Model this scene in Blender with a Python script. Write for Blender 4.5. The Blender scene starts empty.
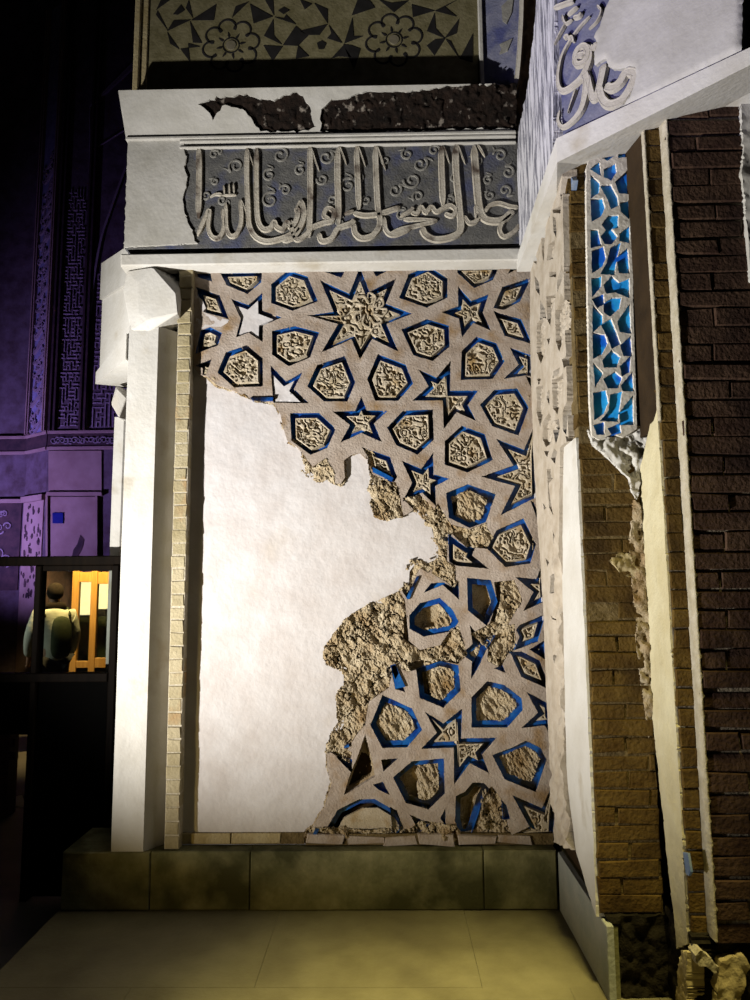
import bpy, bmesh, math, random
import numpy as np
from mathutils import Vector, Matrix
from mathutils.geometry import delaunay_2d_cdt
random.seed(5); RNG = np.random.default_rng(7)
sc = bpy.context.scene
COL = sc.collection

# ------------------------------------------------------------------ camera
F = 720.0; PITCH = math.atan(88/720); YAW = math.radians(.85); ROLL = .008
DIST = 3.92; EYE = 1.60
cp, sp = math.cos(PITCH), math.sin(PITCH)
FW = np.array([-math.sin(YAW)*cp, math.cos(YAW)*cp, sp])
r0 = np.array([math.cos(YAW), math.sin(YAW), 0.]); u0 = np.cross(r0, FW)
RI = r0*math.cos(ROLL) - u0*math.sin(ROLL); UP = u0*math.cos(ROLL) + r0*math.sin(ROLL)
CAM = np.array([0., -DIST, EYE])
cd = bpy.data.cameras.new('camera'); cam = bpy.data.objects.new('camera', cd); COL.objects.link(cam)
cd.sensor_fit = 'VERTICAL'; cd.sensor_height = 36.0; cd.lens = 36.0*F/1000.0; cd.clip_start = .02
cam.matrix_world = Matrix(((RI[0], UP[0], -FW[0], CAM[0]), (RI[1], UP[1], -FW[1], CAM[1]),
                           (RI[2], UP[2], -FW[2], CAM[2]), (0, 0, 0, 1)))
sc.camera = cam
V = sc.view_settings
V.view_transform = 'Standard'; V.look = 'None'; V.gamma = 1.0; V.use_curve_mapping = False; V.exposure = .737

def ray(p): return FW + RI*((p[0]-375)/F) + UP*((500-p[1])/F)
def on_plane(p, O, n):
    d = ray(p); O = np.array(O, float); n = np.array(n, float)
    return CAM + d*(((O-CAM) @ n)/(d @ n))
def onY(x, y, Y): return on_plane((x, y), (0, Y, 0), (0, 1, 0))
def onZ(x, y, Z): return on_plane((x, y), (0, 0, Z), (0, 0, 1))

class Frame:
    def __init__(s, O, ux, uy=(0, 0, 1)):
        s.O = np.array(O, float); s.ux = np.array(ux, float); s.ux /= np.linalg.norm(s.ux)
        s.uy = np.array(uy, float); s.uy /= np.linalg.norm(s.uy)
        s.n = np.cross(s.ux, s.uy)
    def w(s, uv, h):
        uv = np.asarray(uv, float).reshape(-1, 2); h = np.broadcast_to(np.asarray(h, float), (len(uv),))
        return s.O + uv[:, :1]*s.ux + uv[:, 1:]*s.uy + h[:, None]*s.n
    def px(s, pts, h=0.0):              # where the sight line through a measured point meets this surface
        out = []
        for p in pts:
            q = on_plane(p, s.O + s.n*h, s.n) - s.O
            out.append((q @ s.ux, q @ s.uy))
        return out
    def lift(s, h): return Frame(s.O + s.n*h, s.ux, s.uy)

def loc(ox, oy, k, pts): return [(ox + x/k, oy + y/k) for x, y in pts]

# ------------------------------------------------------------------ noise
def _h(i, j, s):
    a = (i.astype(np.int64)*374761393 + j.astype(np.int64)*668265263 + s*1442695041) & 0xffffffff
    a = ((a ^ (a >> 13))*1274126177) & 0xffffffff
    a = (a ^ (a >> 16)) & 0xffffffff
    return a/4294967295.0
def vn(u, v, s=0):
    i = np.floor(u); j = np.floor(v); f = u-i; g = v-j
    f = f*f*f*(f*(f*6-15)+10); g = g*g*g*(g*(g*6-15)+10)
    return (_h(i, j, s)*(1-f)*(1-g) + _h(i+1, j, s)*f*(1-g) + _h(i, j+1, s)*(1-f)*g + _h(i+1, j+1, s)*f*g)
def fbm(u, v, s=0, o=4):
    t = 0; a = .5
    for k in range(o): t = t + a*vn(u*2**k, v*2**k, s+k*17); a *= .5
    return t
def sm(a, b, x):
    t = np.clip((x-a)/(b-a), 0, 1); return t*t*(3-2*t)
def inside(P, poly):
    poly = np.asarray(poly, float); x, y = P[:, 0], P[:, 1]; c = np.zeros(len(P), bool)
    x1, y1 = poly[:, 0], poly[:, 1]; x2, y2 = np.roll(x1, -1), np.roll(y1, -1)
    for a, b, e, d in zip(x1, y1, x2, y2):
        if b == d: continue
        m = (b > y) != (d > y)
        c ^= m & (x < (e-a)*(y-b)/(d-b)+a)
    return c
def edist(P, poly, closed=True):
    poly = np.asarray(poly, float); best = np.full(len(P), 1e9)
    n = len(poly)
    for i in range(n if closed else n-1):
        a, b = poly[i], poly[(i+1) % n]; d = b-a; L = max(d @ d, 1e-12)
        t = np.clip(((P-a) @ d)/L, 0, 1)
        best = np.minimum(best, np.hypot(*(P-a-t[:, None]*d).T))
    return best
def area(p):
    p = np.asarray(p); x, y = p[:, 0], p[:, 1]
    return .5*np.sum(x*np.roll(y, -1)-np.roll(x, -1)*y)
def ccw(p): return list(p) if area(p) > 0 else list(p)[::-1]
def inset(poly, w):
    p = np.array(ccw(poly), float); n = len(p); out = []
    for i in range(n):
        a, b, c = p[i-1], p[i], p[(i+1) % n]
        d1 = (b-a)/max(np.linalg.norm(b-a), 1e-9); d2 = (c-b)/max(np.linalg.norm(c-b), 1e-9)
        n1 = np.array([-d1[1], d1[0]]); n2 = np.array([-d2[1], d2[0]])
        m = n1+n2; L = m @ m
        if L < .08: m = m*(.08/max(L, 1e-6))**.5; L = .08
        out.append(b + m*(2*w/L if L > .25 else w*3.2))
    return [tuple(q) for q in out]
def resample(poly, s, jit=0., closed=True):
    out = []; n = len(poly)
    for i in range(n if closed else n-1):
        a = np.array(poly[i]); b = np.array(poly[(i+1) % n]); L = np.linalg.norm(b-a); k = max(1, int(round(L/s)))
        for t in range(k):
            q = a+(b-a)*t/k
            if jit and k > 1: q = q + RNG.normal(0, jit, 2)
            out.append((float(q[0]), float(q[1])))
    if not closed: out.append(tuple(poly[-1]))
    return out

# ------------------------------------------------------------------ materials
MATS = {}
def mat(name, col, rough=.85, col2=None, scale=6., detail=6., bump=.0, bscale=40., metal=0., lo=.35, hi=.65, stretch=None, dots=None):
    K = .6; col = tuple(c*K for c in col); col2 = col2 and tuple(c*K for c in col2); dots = dots and (tuple(c*K for c in dots[0]), *dots[1:])
    m = bpy.data.materials.new(name); m.use_nodes = True; nt = m.node_tree; N = nt.nodes; Lk = nt.links
    b = N['Principled BSDF']; b.inputs['Roughness'].default_value = rough; b.inputs['Metallic'].default_value = metal
    if rough >= .8: b.inputs['Specular IOR Level'].default_value = .12
    b.inputs['Base Color'].default_value = (*col, 1)
    tc = N.new('ShaderNodeTexCoord'); vec = tc.outputs['Object']
    if stretch:
        mp = N.new('ShaderNodeMapping'); mp.inputs['Scale'].default_value = stretch; Lk.new(vec, mp.inputs['Vector']); vec = mp.outputs['Vector']
    if col2:
        t = N.new('ShaderNodeTexNoise'); t.inputs['Scale'].default_value = scale; t.inputs['Detail'].default_value = detail
        t.inputs['Roughness'].default_value = .62
        Lk.new(vec, t.inputs['Vector'])
        r = N.new('ShaderNodeValToRGB'); r.color_ramp.elements[0].position = lo; r.color_ramp.elements[1].position = hi
        r.color_ramp.elements[0].color = (*col, 1); r.color_ramp.elements[1].color = (*col2, 1)
        Lk.new(t.outputs['Fac'], r.inputs['Fac']); out = r.outputs['Color']
        if dots:                                       # darker blotches of dirt
            t2 = N.new('ShaderNodeTexNoise'); t2.inputs['Scale'].default_value = dots[1]; t2.inputs['Detail'].default_value = 8
            Lk.new(tc.outputs['Object'], t2.inputs['Vector'])
            r2 = N.new('ShaderNodeValToRGB'); r2.color_ramp.elements[0].position = dots[2]; r2.color_ramp.elements[1].position = dots[3]
            Lk.new(t2.outputs['Fac'], r2.inputs['Fac'])
            mx = N.new('ShaderNodeMix'); mx.data_type = 'RGBA'; Lk.new(r2.outputs['Color'], mx.inputs['Factor'])
            Lk.new(out, mx.inputs['A']); mx.inputs['B'].default_value = (*dots[0], 1); out = mx.outputs['Result']
        Lk.new(out, b.inputs['Base Color'])
    if bump:
        t3 = N.new('ShaderNodeTexNoise'); t3.inputs['Scale'].default_value = bscale; t3.inputs['Detail'].default_value = 8
        Lk.new(vec, t3.inputs['Vector'])
        bp = N.new('ShaderNodeBump'); bp.inputs['Strength'].default_value = min(1, bump); bp.inputs['Distance'].default_value = .01*max(1, bump)
        Lk.new(t3.outputs['Fac'], bp.inputs['Height']); Lk.new(bp.outputs['Normal'], b.inputs['Normal'])
    MATS[name] = m; return m
def glow(name, col, s):
    m = mat(name, col); b = m.node_tree.nodes['Principled BSDF']
    b.inputs['Emission Color'].default_value = (*col, 1); b.inputs['Emission Strength'].default_value = s
    return m

M_plaster = mat('pale plaster', (.66, .61, .59), .9, (.76, .73, .73), 5, bump=.35, bscale=30, dots=((.56, .48, .38), 2.3, .60, .85))
M_white = mat('white plaster', (.66, .63, .57), .85, (.76, .74, .70), 4, bump=.25, bscale=45, dots=((.45, .38, .26), 3.5, .60, .78))
M_frieze = mat('grey white plaster', (.50, .48, .43), .85, (.62, .60, .56), 5, bump=.25, bscale=40)
M_strap = mat('terracotta strapwork', (.39, .31, .245), .9, (.54, .46, .395), 9, bump=.5, bscale=90, dots=((.34, .22, .11), 7, .55, .72))
M_blue = mat('blue glaze', (.004, .05, .30), .30, (.012, .14, .46), 16, bump=.3, bscale=80, dots=((.006, .008, .02), 5, .50, .58))
M_carve = mat('carved stucco', (.50, .41, .27), .9, (.66, .57, .44), 14, bump=.4, bscale=120, dots=((.42, .28, .12), 9, .56, .7))
M_rubble = mat('crumbling mortar', (.40, .30, .17), .95, (.62, .53, .38), 16, bump=.9, bscale=110, dots=((.30, .19, .08), 8, .52, .68))
M_yellow = mat('yellow brick', (.42, .33, .16), .9, (.56, .47, .28), 8, bump=.5, bscale=70)
M_strip = mat('buff brick', (.36, .30, .17), .9, (.50, .43, .28), 6, bump=.5, bscale=70, dots=((.42, .26, .12), 4, .58, .7))
M_brick = mat('brown brick', (.085, .046, .010), .9, (.16, .10, .026), 9, bump=.8, bscale=60, dots=((.05, .028, .008), 5, .5, .7))
M_brickred = mat('dark red brick', (.045, .022, .015), .9, (.10, .058, .036), 9, bump=.8, bscale=60, dots=((.03, .016, .012), 6, .5, .7))
M_mortar = mat('mortar', (.13, .09, .035), .95, (.22, .16, .075), 20, bump=.8, bscale=80)
M_mortarmid = mat('grey mortar', (.20, .16, .11), .95, (.32, .27, .20), 20, bump=.8, bscale=80)
M_mortarlt = mat('pale mortar', (.46, .40, .28), .95, (.62, .56, .44), 20, bump=.6, bscale=80)
M_cream = mat('cream plaster', (.64, .56, .34), .9, (.76, .69, .46), 6, bump=.5, bscale=50)
M_brown = mat('brown render', (.030, .018, .008), .95, (.05, .03, .013), 7, bump=.3, bscale=50)
M_ground = mat('blue grey ground', (.105, .105, .105), .9, (.18, .175, .165), 16, bump=.5, bscale=90, dots=((.09, .10, .17), 7, .5, .66))
M_ground2 = mat('slate blue ground', (.14, .15, .24), .9, (.25, .25, .33), 10, bump=.4, bscale=90, dots=((.08, .09, .22), 8, .5, .66))
M_letter = mat('letter stucco', (.46, .41, .33), .85, (.60, .56, .48), 16, bump=.4, bscale=90, dots=((.12, .09, .07), 8, .54, .66))
M_letter2 = mat('cream letter stucco', (.52, .48, .40), .85, (.62, .58, .50), 16, bump=.3, bscale=90)
M_scroll = mat('scroll stucco', (.22, .21, .19), .9, (.32, .31, .28), 22, bump=.4, bscale=90)
M_streak = mat('streaky plaster', (.20, .20, .24), .9, (.74, .73, .78), 5, bump=.9, bscale=12, stretch=(9, 9, .9), lo=.42, hi=.55)
M_charred = mat('sooty rubble', (.006, .004, .003), .95, (.022, .013, .009), 18, bump=1, bscale=50, dots=((.22, .19, .16), 22, .60, .68))
M_niche = mat('ochre panel', (.155, .135, .065), .9, (.25, .22, .125), 14, bump=.3, bscale=70)
M_motif = mat('dark motif', (.012, .011, .010), .9, (.024, .022, .022), 14)
M_tilestrap = mat('pale strip strapwork', (.80, .74, .64), .85, (.90, .85, .76), 14, bump=.3, bscale=80)
M_motif2 = mat('ochre motif', (.17, .15, .10), .9, (.24, .21, .15), 20)
M_turq = mat('turquoise glaze', (.01, .40, 1.25), .3, (.05, .70, 1.5), 9, bump=.15, bscale=40, dots=((.01, .20, 1.1), 7, .48, .6))
M_lattice = mat('white lattice stucco', (.46, .39, .30), .85, (.60, .53, .44), 14, bump=.3, bscale=80)
M_bluefade = mat('worn blue glaze', (.10, .18, .36), .5, (.30, .36, .45), 20)
M_stone = mat('green grey stone', (.17, .17, .08), .8, (.33, .31, .17), 7, bump=.4, bscale=50, dots=((.08, .08, .035), 3.2, .46, .62))
M_stonelit = mat('lit ledge stone', (.34, .37, .36), .8, (.45, .46, .43), 6, bump=.4, bscale=50)  # ledge stone lightened in colour for its lit return face
M_floor = mat('worn stone floor', (.20, .175, .085), .72, (.29, .26, .14), 3.5, bump=.25, bscale=60, dots=((.12, .10, .05), 1.4, .48, .70))
M_lowfloor = mat('dark floor', (.05, .045, .035), .7, (.08, .07, .055), 4)
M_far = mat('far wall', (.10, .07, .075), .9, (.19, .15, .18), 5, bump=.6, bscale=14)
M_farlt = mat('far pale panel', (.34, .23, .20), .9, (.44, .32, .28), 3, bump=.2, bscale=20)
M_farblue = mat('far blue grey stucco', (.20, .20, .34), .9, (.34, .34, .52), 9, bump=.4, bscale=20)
M_fardark = mat('far dark ornament', (.05, .035, .04), .9, (.10, .06, .06), 8)
M_farorn = mat('far ornament stucco', (.26, .20, .24), .9, (.36, .30, .34), 9)
M_wood = mat('dark wood', (.004, .0025, .0015), .7, (.009, .0055, .003), 3, stretch=(14, 14, 1), bump=.1)
M_woodlt = mat('honey wood', (.50, .24, .05), .45, (.62, .33, .09), 3, stretch=(14, 14, 1))
M_black = mat('black panel', (.001, .001, .0008), .9, (.002, .0016, .0012), 6)
M_bench = mat('red brown wood', (.10, .03, .018), .5, (.16, .05, .03), 3, stretch=(1, 14, 14))
M_jacket = mat('pale jacket', (.50, .53, .46), .85, (.62, .64, .57), 9, bump=.5, bscale=20)
M_pack = mat('dark green pack', (.03, .04, .022), .8, (.055, .065, .04), 10)
M_hair = mat('dark hair', (.012, .009, .007), .95, (.03, .02, .015), 60)
M_skin = mat('skin', (.38, .20, .13), .6, (.44, .24, .16), 20)
M_trouser = mat('dark trousers', (.02, .02, .025), .9, (.035, .035, .04), 9)
M_floorlight = mat('floorlight', (.60, .58, .42), .9, (.70, .68, .54), 6)
M_bluetile = mat('blue tile', (.003, .01, .16), .3, (.006, .02, .24), 9)
M_screen = glow('lit window', (1.0, .93, .62), .75)
gl = bpy.data.materials.new('clear glass'); gl.use_nodes = True
_n = gl.node_tree.nodes; _n.remove(_n['Principled BSDF'])
_t = _n.new('ShaderNodeBsdfTransparent'); _t.inputs[0].default_value = (.86, .88, .86, 1)
_g = _n.new('ShaderNodeBsdfGlossy'); _g.inputs['Roughness'].default_value = .03
_m = _n.new('ShaderNodeMixShader'); _m.inputs[0].default_value = .05
gl.node_tree.links.new(_t.outputs[0], _m.inputs[1]); gl.node_tree.links.new(_g.outputs[0], _m.inputs[2])
gl.node_tree.links.new(_m.outputs[0], _n['Material Output'].inputs[0])
M_glass = gl
for _k in (M_wood, M_black, M_pack): _k.node_tree.nodes['Principled BSDF'].inputs['Specular IOR Level'].default_value = .04

# ------------------------------------------------------------------ objects
def link(name, me, mats=(), parent=None):
    o = bpy.data.objects.new(name, me); COL.objects.link(o)
    for m in (mats if isinstance(mats, (list, tuple)) else [mats]): me.materials.append(m)
    if parent: o.parent = parent
    return o
def tag(o, label, cat, group=None):
    o['label'] = label; o['category'] = cat; o['kind'] = 'thing'
    if group: o['group'] = group
    return o
def struct(o): o['kind'] = 'structure'; return o
def thing(name, label, cat, at=(0, 0, 0), group=None):
    o = bpy.data.objects.new(name, None); COL.objects.link(o); o.empty_display_size = .1
    o.location = at; return tag(o, label, cat, group)
class MB:
    """collects faces for one mesh"""
    def __init__(s): s.v = []; s.f = []; s.m = []; s.s = []
    def add(s, vs, fs, mi=0, smooth=False):
        b = len(s.v); s.v += [tuple(map(float, q)) for q in vs]
        for f in fs: s.f.append([b+i for i in f]); s.m.append(mi); s.s.append(smooth)
    def box(s, lo, hi, mi=0, bev=0.):
        x0, y0, z0 = lo; x1, y1, z1 = hi
        s.fbox(Frame((0, 0, 0), (1, 0, 0)), x0, x1, z0, z1, -y1, -y0, mi, bev)
    def fbox(s, fr, a0, a1, b0, b1, h0, h1, mi=0, bev=.003, jit=0.):
        """box on a frame: a,b in its plane, from height h0 to h1, front edges chamfered"""
        b_ = min(bev, (a1-a0)*.3, (b1-b0)*.3)
        j = lambda: RNG.normal(0, jit, 4) if jit else np.zeros(4)
        ja, jb = j(), j()
        A = np.array([a0, a1, a1, a0]); B = np.array([b0, b0, b1, b1]); sa = np.array([1, -1, -1, 1]); sb = np.array([1, 1, -1, -1])
        r = [fr.w(np.c_[A, B], h0), fr.w(np.c_[A+ja, B+jb], h1-b_), fr.w(np.c_[A+ja+sa*b_, B+jb+sb*b_], h1 + (RNG.normal(0, jit) if jit else 0))]
        vs = np.vstack(r); fs = [[3, 2, 1, 0], [8, 9, 10, 11]]
        for k in range(2):
            for i in range(4): fs.append([4*k+i, 4*k+(i+1) % 4, 4*k+4+(i+1) % 4, 4*k+4+i])
        s.add(vs, fs, mi)
    def prism(s, poly, z0, z1, mi=0):
        p = ccw(poly); n = len(p)
        vs = [(x, y, z0) for x, y in p]+[(x, y, z1) for x, y in p]
        s.add(vs, [list(range(n))[::-1], list(range(n, 2*n))]+[[i, (i+1) % n, n+(i+1) % n, n+i] for i in range(n)], mi)
    def plate(s, fr, poly, h0, h1, mi=0, side=None):
        p = ccw(poly); n = len(p)
        tri = delaunay_2d_cdt([Vector(q) for q in p], [(i, (i+1) % n) for i in range(n)], [], 0, 1e-6)
        vv = np.array([tuple(q) for q in tri[0]]); tf = [list(f) for f in tri[2]]
        c = np.array([vv[f].mean(0) for f in tf]); ok = inside(c, p)
        tf = [f if area(vv[f]) > 0 else f[::-1] for f, k in zip(tf, ok) if k]
        s.add(fr.w(vv, h1), tf, mi)
        vs = np.vstack([fr.w(p, h0), fr.w(p, h1)])
        s.add(vs, [[i, (i+1) % n, n+(i+1) % n, n+i] for i in range(n)], mi if side is None else side)
    def build(s, name, mats, parent=None):
        me = bpy.data.meshes.new(name); me.from_pydata(s.v, [], s.f)
        me.polygons.foreach_set('material_index', s.m); me.polygons.foreach_set('use_smooth', s.s); me.update()
        return link(name, me, mats, parent)

def relief(name, fr, constraints, keep, sp, hfn, base, mats, parent=None, side=0, jit=0., flare=0.):
    """surface over a region of a frame: cut along the constraint outlines, raised by hfn, with side walls down to base"""
    P = []; E = []
    for poly in constraints:
        q = resample(poly, sp, jit); b = len(P); P += q; E += [(b+i, b+(i+1) % len(q)) for i in range(len(q))]
    A = np.array(P); lo, hi = A.min(0), A.max(0)
    gx, gy = np.meshgrid(np.arange(lo[0], hi[0], sp), np.arange(lo[1], hi[1], sp)); gx = gx + (np.arange(gx.shape[0])[:, None] % 2)*sp*.5
    G = np.c_[gx.ravel(), gy.ravel()] + RNG.uniform(-.12, .12, (gx.size, 2))*sp
    G = G[keep(G)]
    P += [tuple(q) for q in G]
    vs, es, fs = delaunay_2d_cdt([Vector(q) for q in P], E, [], 0, 1e-5)[:3]
    vv = np.array([tuple(q) for q in vs]); T = np.array([f for f in fs if len(f) == 3])
    c = vv[T].mean(1); T = T[keep(c)]
    a = vv[T]; cr = (a[:, 1, 0]-a[:, 0, 0])*(a[:, 2, 1]-a[:, 0, 1])-(a[:, 1, 1]-a[:, 0, 1])*(a[:, 2, 0]-a[:, 0, 0])
    T[cr < 0] = T[cr < 0][:, ::-1]; T = T[np.abs(cr) > 1e-10]
    used, inv = np.unique(T, return_inverse=True); vv = vv[used]; T = inv.reshape(-1, 3)
    H = hfn(vv); top = fr.w(vv, H)
    mb = MB(); mb.add(top, T.tolist(), 0, True)
    cnt = {}
    for t in T:
        for i in range(3): cnt[(t[i], t[(i+1) % 3])] = 1
    bd = [(i, j) for (i, j) in cnt if (j, i) not in cnt]
    if base is not None and bd:
        ids = sorted({k for e in bd for k in e}); mp = {k: n for n, k in enumerate(ids)}; n = len(ids)
        cc = vv[ids].mean(0); dv = vv[ids]-cc; dv = dv/np.maximum(np.linalg.norm(dv, axis=1, keepdims=True), 1e-6)
        sk = np.vstack([top[ids], fr.w(vv[ids]+dv*flare, base)])
        mb.add(sk, [[mp[i]+n, mp[j]+n, mp[j], mp[i]] for i, j in bd], side, False)
    return mb.build(name, mats, parent)

def carve(seed, depth=.013, cell=.030, cyc=2.0, rim=None, rimw=.006, lvl=0.):
    def fn(P):
        u, v = P[:, 0]/cell, P[:, 1]/cell
        w = vn(u*.7, v*.7, seed+5)*1.2
        n = vn(u+w, v-w, seed)*.7 + vn(u*1.9, v*1.9, seed+3)*.3
        h = sm(-.55, .15, np.sin(2*np.pi*cyc*2*n))
        z = lvl - depth + depth*h
        if rim is not None:
            e = edist(P, rim); z = np.where(e < rimw, lvl, z)
        return z
    return fn
def plain(lvl, amp=.002, f=25., s=0): return lambda P: lvl + amp*(fbm(P[:, 0]*f, P[:, 1]*f, s)-.5)*2

def bricks(name, fr, a0, a1, b0, b1, course, length, matb, matm, parent=None, gap=.012, proud=.012, jit=.002, depth=.10, h=0., ragged=0., skip=0., mb=None, smear=0.):
    """courses of bricks standing slightly proud of a bed of mortar"""
    own = mb is None; mb = mb or MB()
    mb.fbox(fr, a0, a1, b0, b1, h-depth, h-proud, 1, 0)
    nb = max(1, int(round((b1-b0)/course))); ch = (b1-b0)/nb
    for i in range(nb):
        x = a0 - (0 if i % 2 == 0 else length*.5*RNG.uniform(.8, 1.2)); y = b0+i*ch
        while x < a1-.01:
            L = length*RNG.uniform(.9, 1.1)
            l, r = max(a0, x+gap/2), min(a1, x+L-gap/2)
            rl = RNG.uniform(-ragged, ragged) if (l == a0 and ragged) else 0
            rr = RNG.uniform(-ragged, ragged) if (r == a1 and ragged) else 0
            g2 = gap*RNG.uniform(.35, .65)
            if r-l > .015 and RNG.random() > skip:
                mb.fbox(fr, l+rl, r+rr, y+g2, y+ch-g2+RNG.normal(0, jit), h-depth*.9, h+RNG.normal(0, jit), 0, .004, jit)
            x += L
    return mb.build(name, [matb, matm], parent) if own else mb

def catmull(pts, n=8):
    p = [np.array(q, float) for q in pts]
    if len(p) < 3: return [p[0]+(p[-1]-p[0])*t for t in np.linspace(0, 1, n+1)]
    p = [2*p[0]-p[1]]+p+[2*p[-1]-p[-2]]; out = []
    for i in range(1, len(p)-2):
        for t in np.arange(n)/n:
            a, b, c, d = p[i-1:i+3]
            out.append(.5*(2*b+(c-a)*t+(2*a-5*b+4*c-d)*t*t+(3*b-a-3*c+d)*t**3))
    out.append(p[-2]); return out
def ribbon(mb, fr, pts, w, h=.014, mi=0, base=0., taper=(1, 1), prof=True, smooth=True):
    """raised stroke with a double outline, following pts (frame coords)"""
    c = catmull(pts, 7) if smooth else [np.array(q, float) for q in pts]
    n = len(c); rows = []
    P = ([(-1, 0), (-.84, 1), (-.62, 1), (-.50, .93), (.50, .93), (.62, 1), (.84, 1), (1, 0)] if prof else [(-1, 0), (-.7, 1), (.7, 1), (1, 0)])
    for i in range(n):
        d = c[min(i+1, n-1)]-c[max(i-1, 0)]; d = d/max(np.linalg.norm(d), 1e-9); nn = np.array([-d[1], d[0]])
        t = i/(n-1); k = taper[0]+(taper[1]-taper[0])*t; k *= min(1, .35+min(t, 1-t)*n*.4)
        rows.append(np.vstack([fr.w([c[i]+nn*(-a)*w*.5*k], base+h*b*min(1, .6+.4*k)) for a, b in P]))
    m = len(P); vs = np.vstack(rows); fs = []
    for i in range(n-1):
        for j in range(m-1): fs.append([i*m+j, i*m+j+1, (i+1)*m+j+1, (i+1)*m+j])
    fs.append(list(range(m))); fs.append([(n-1)*m+j for j in range(m)][::-1])
    mb.add(vs, [f[::-1] for f in fs], mi, False)
def spiral(cx, cy, r, turns=1.4, a0=0., d=1, n=14):
    return [(cx+r*(1-.75*t)*math.cos(a0+d*t*turns*6.283), cy+r*(1-.75*t)*math.sin(a0+d*t*turns*6.283)) for t in np.linspace(0, 1, n)]

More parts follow.
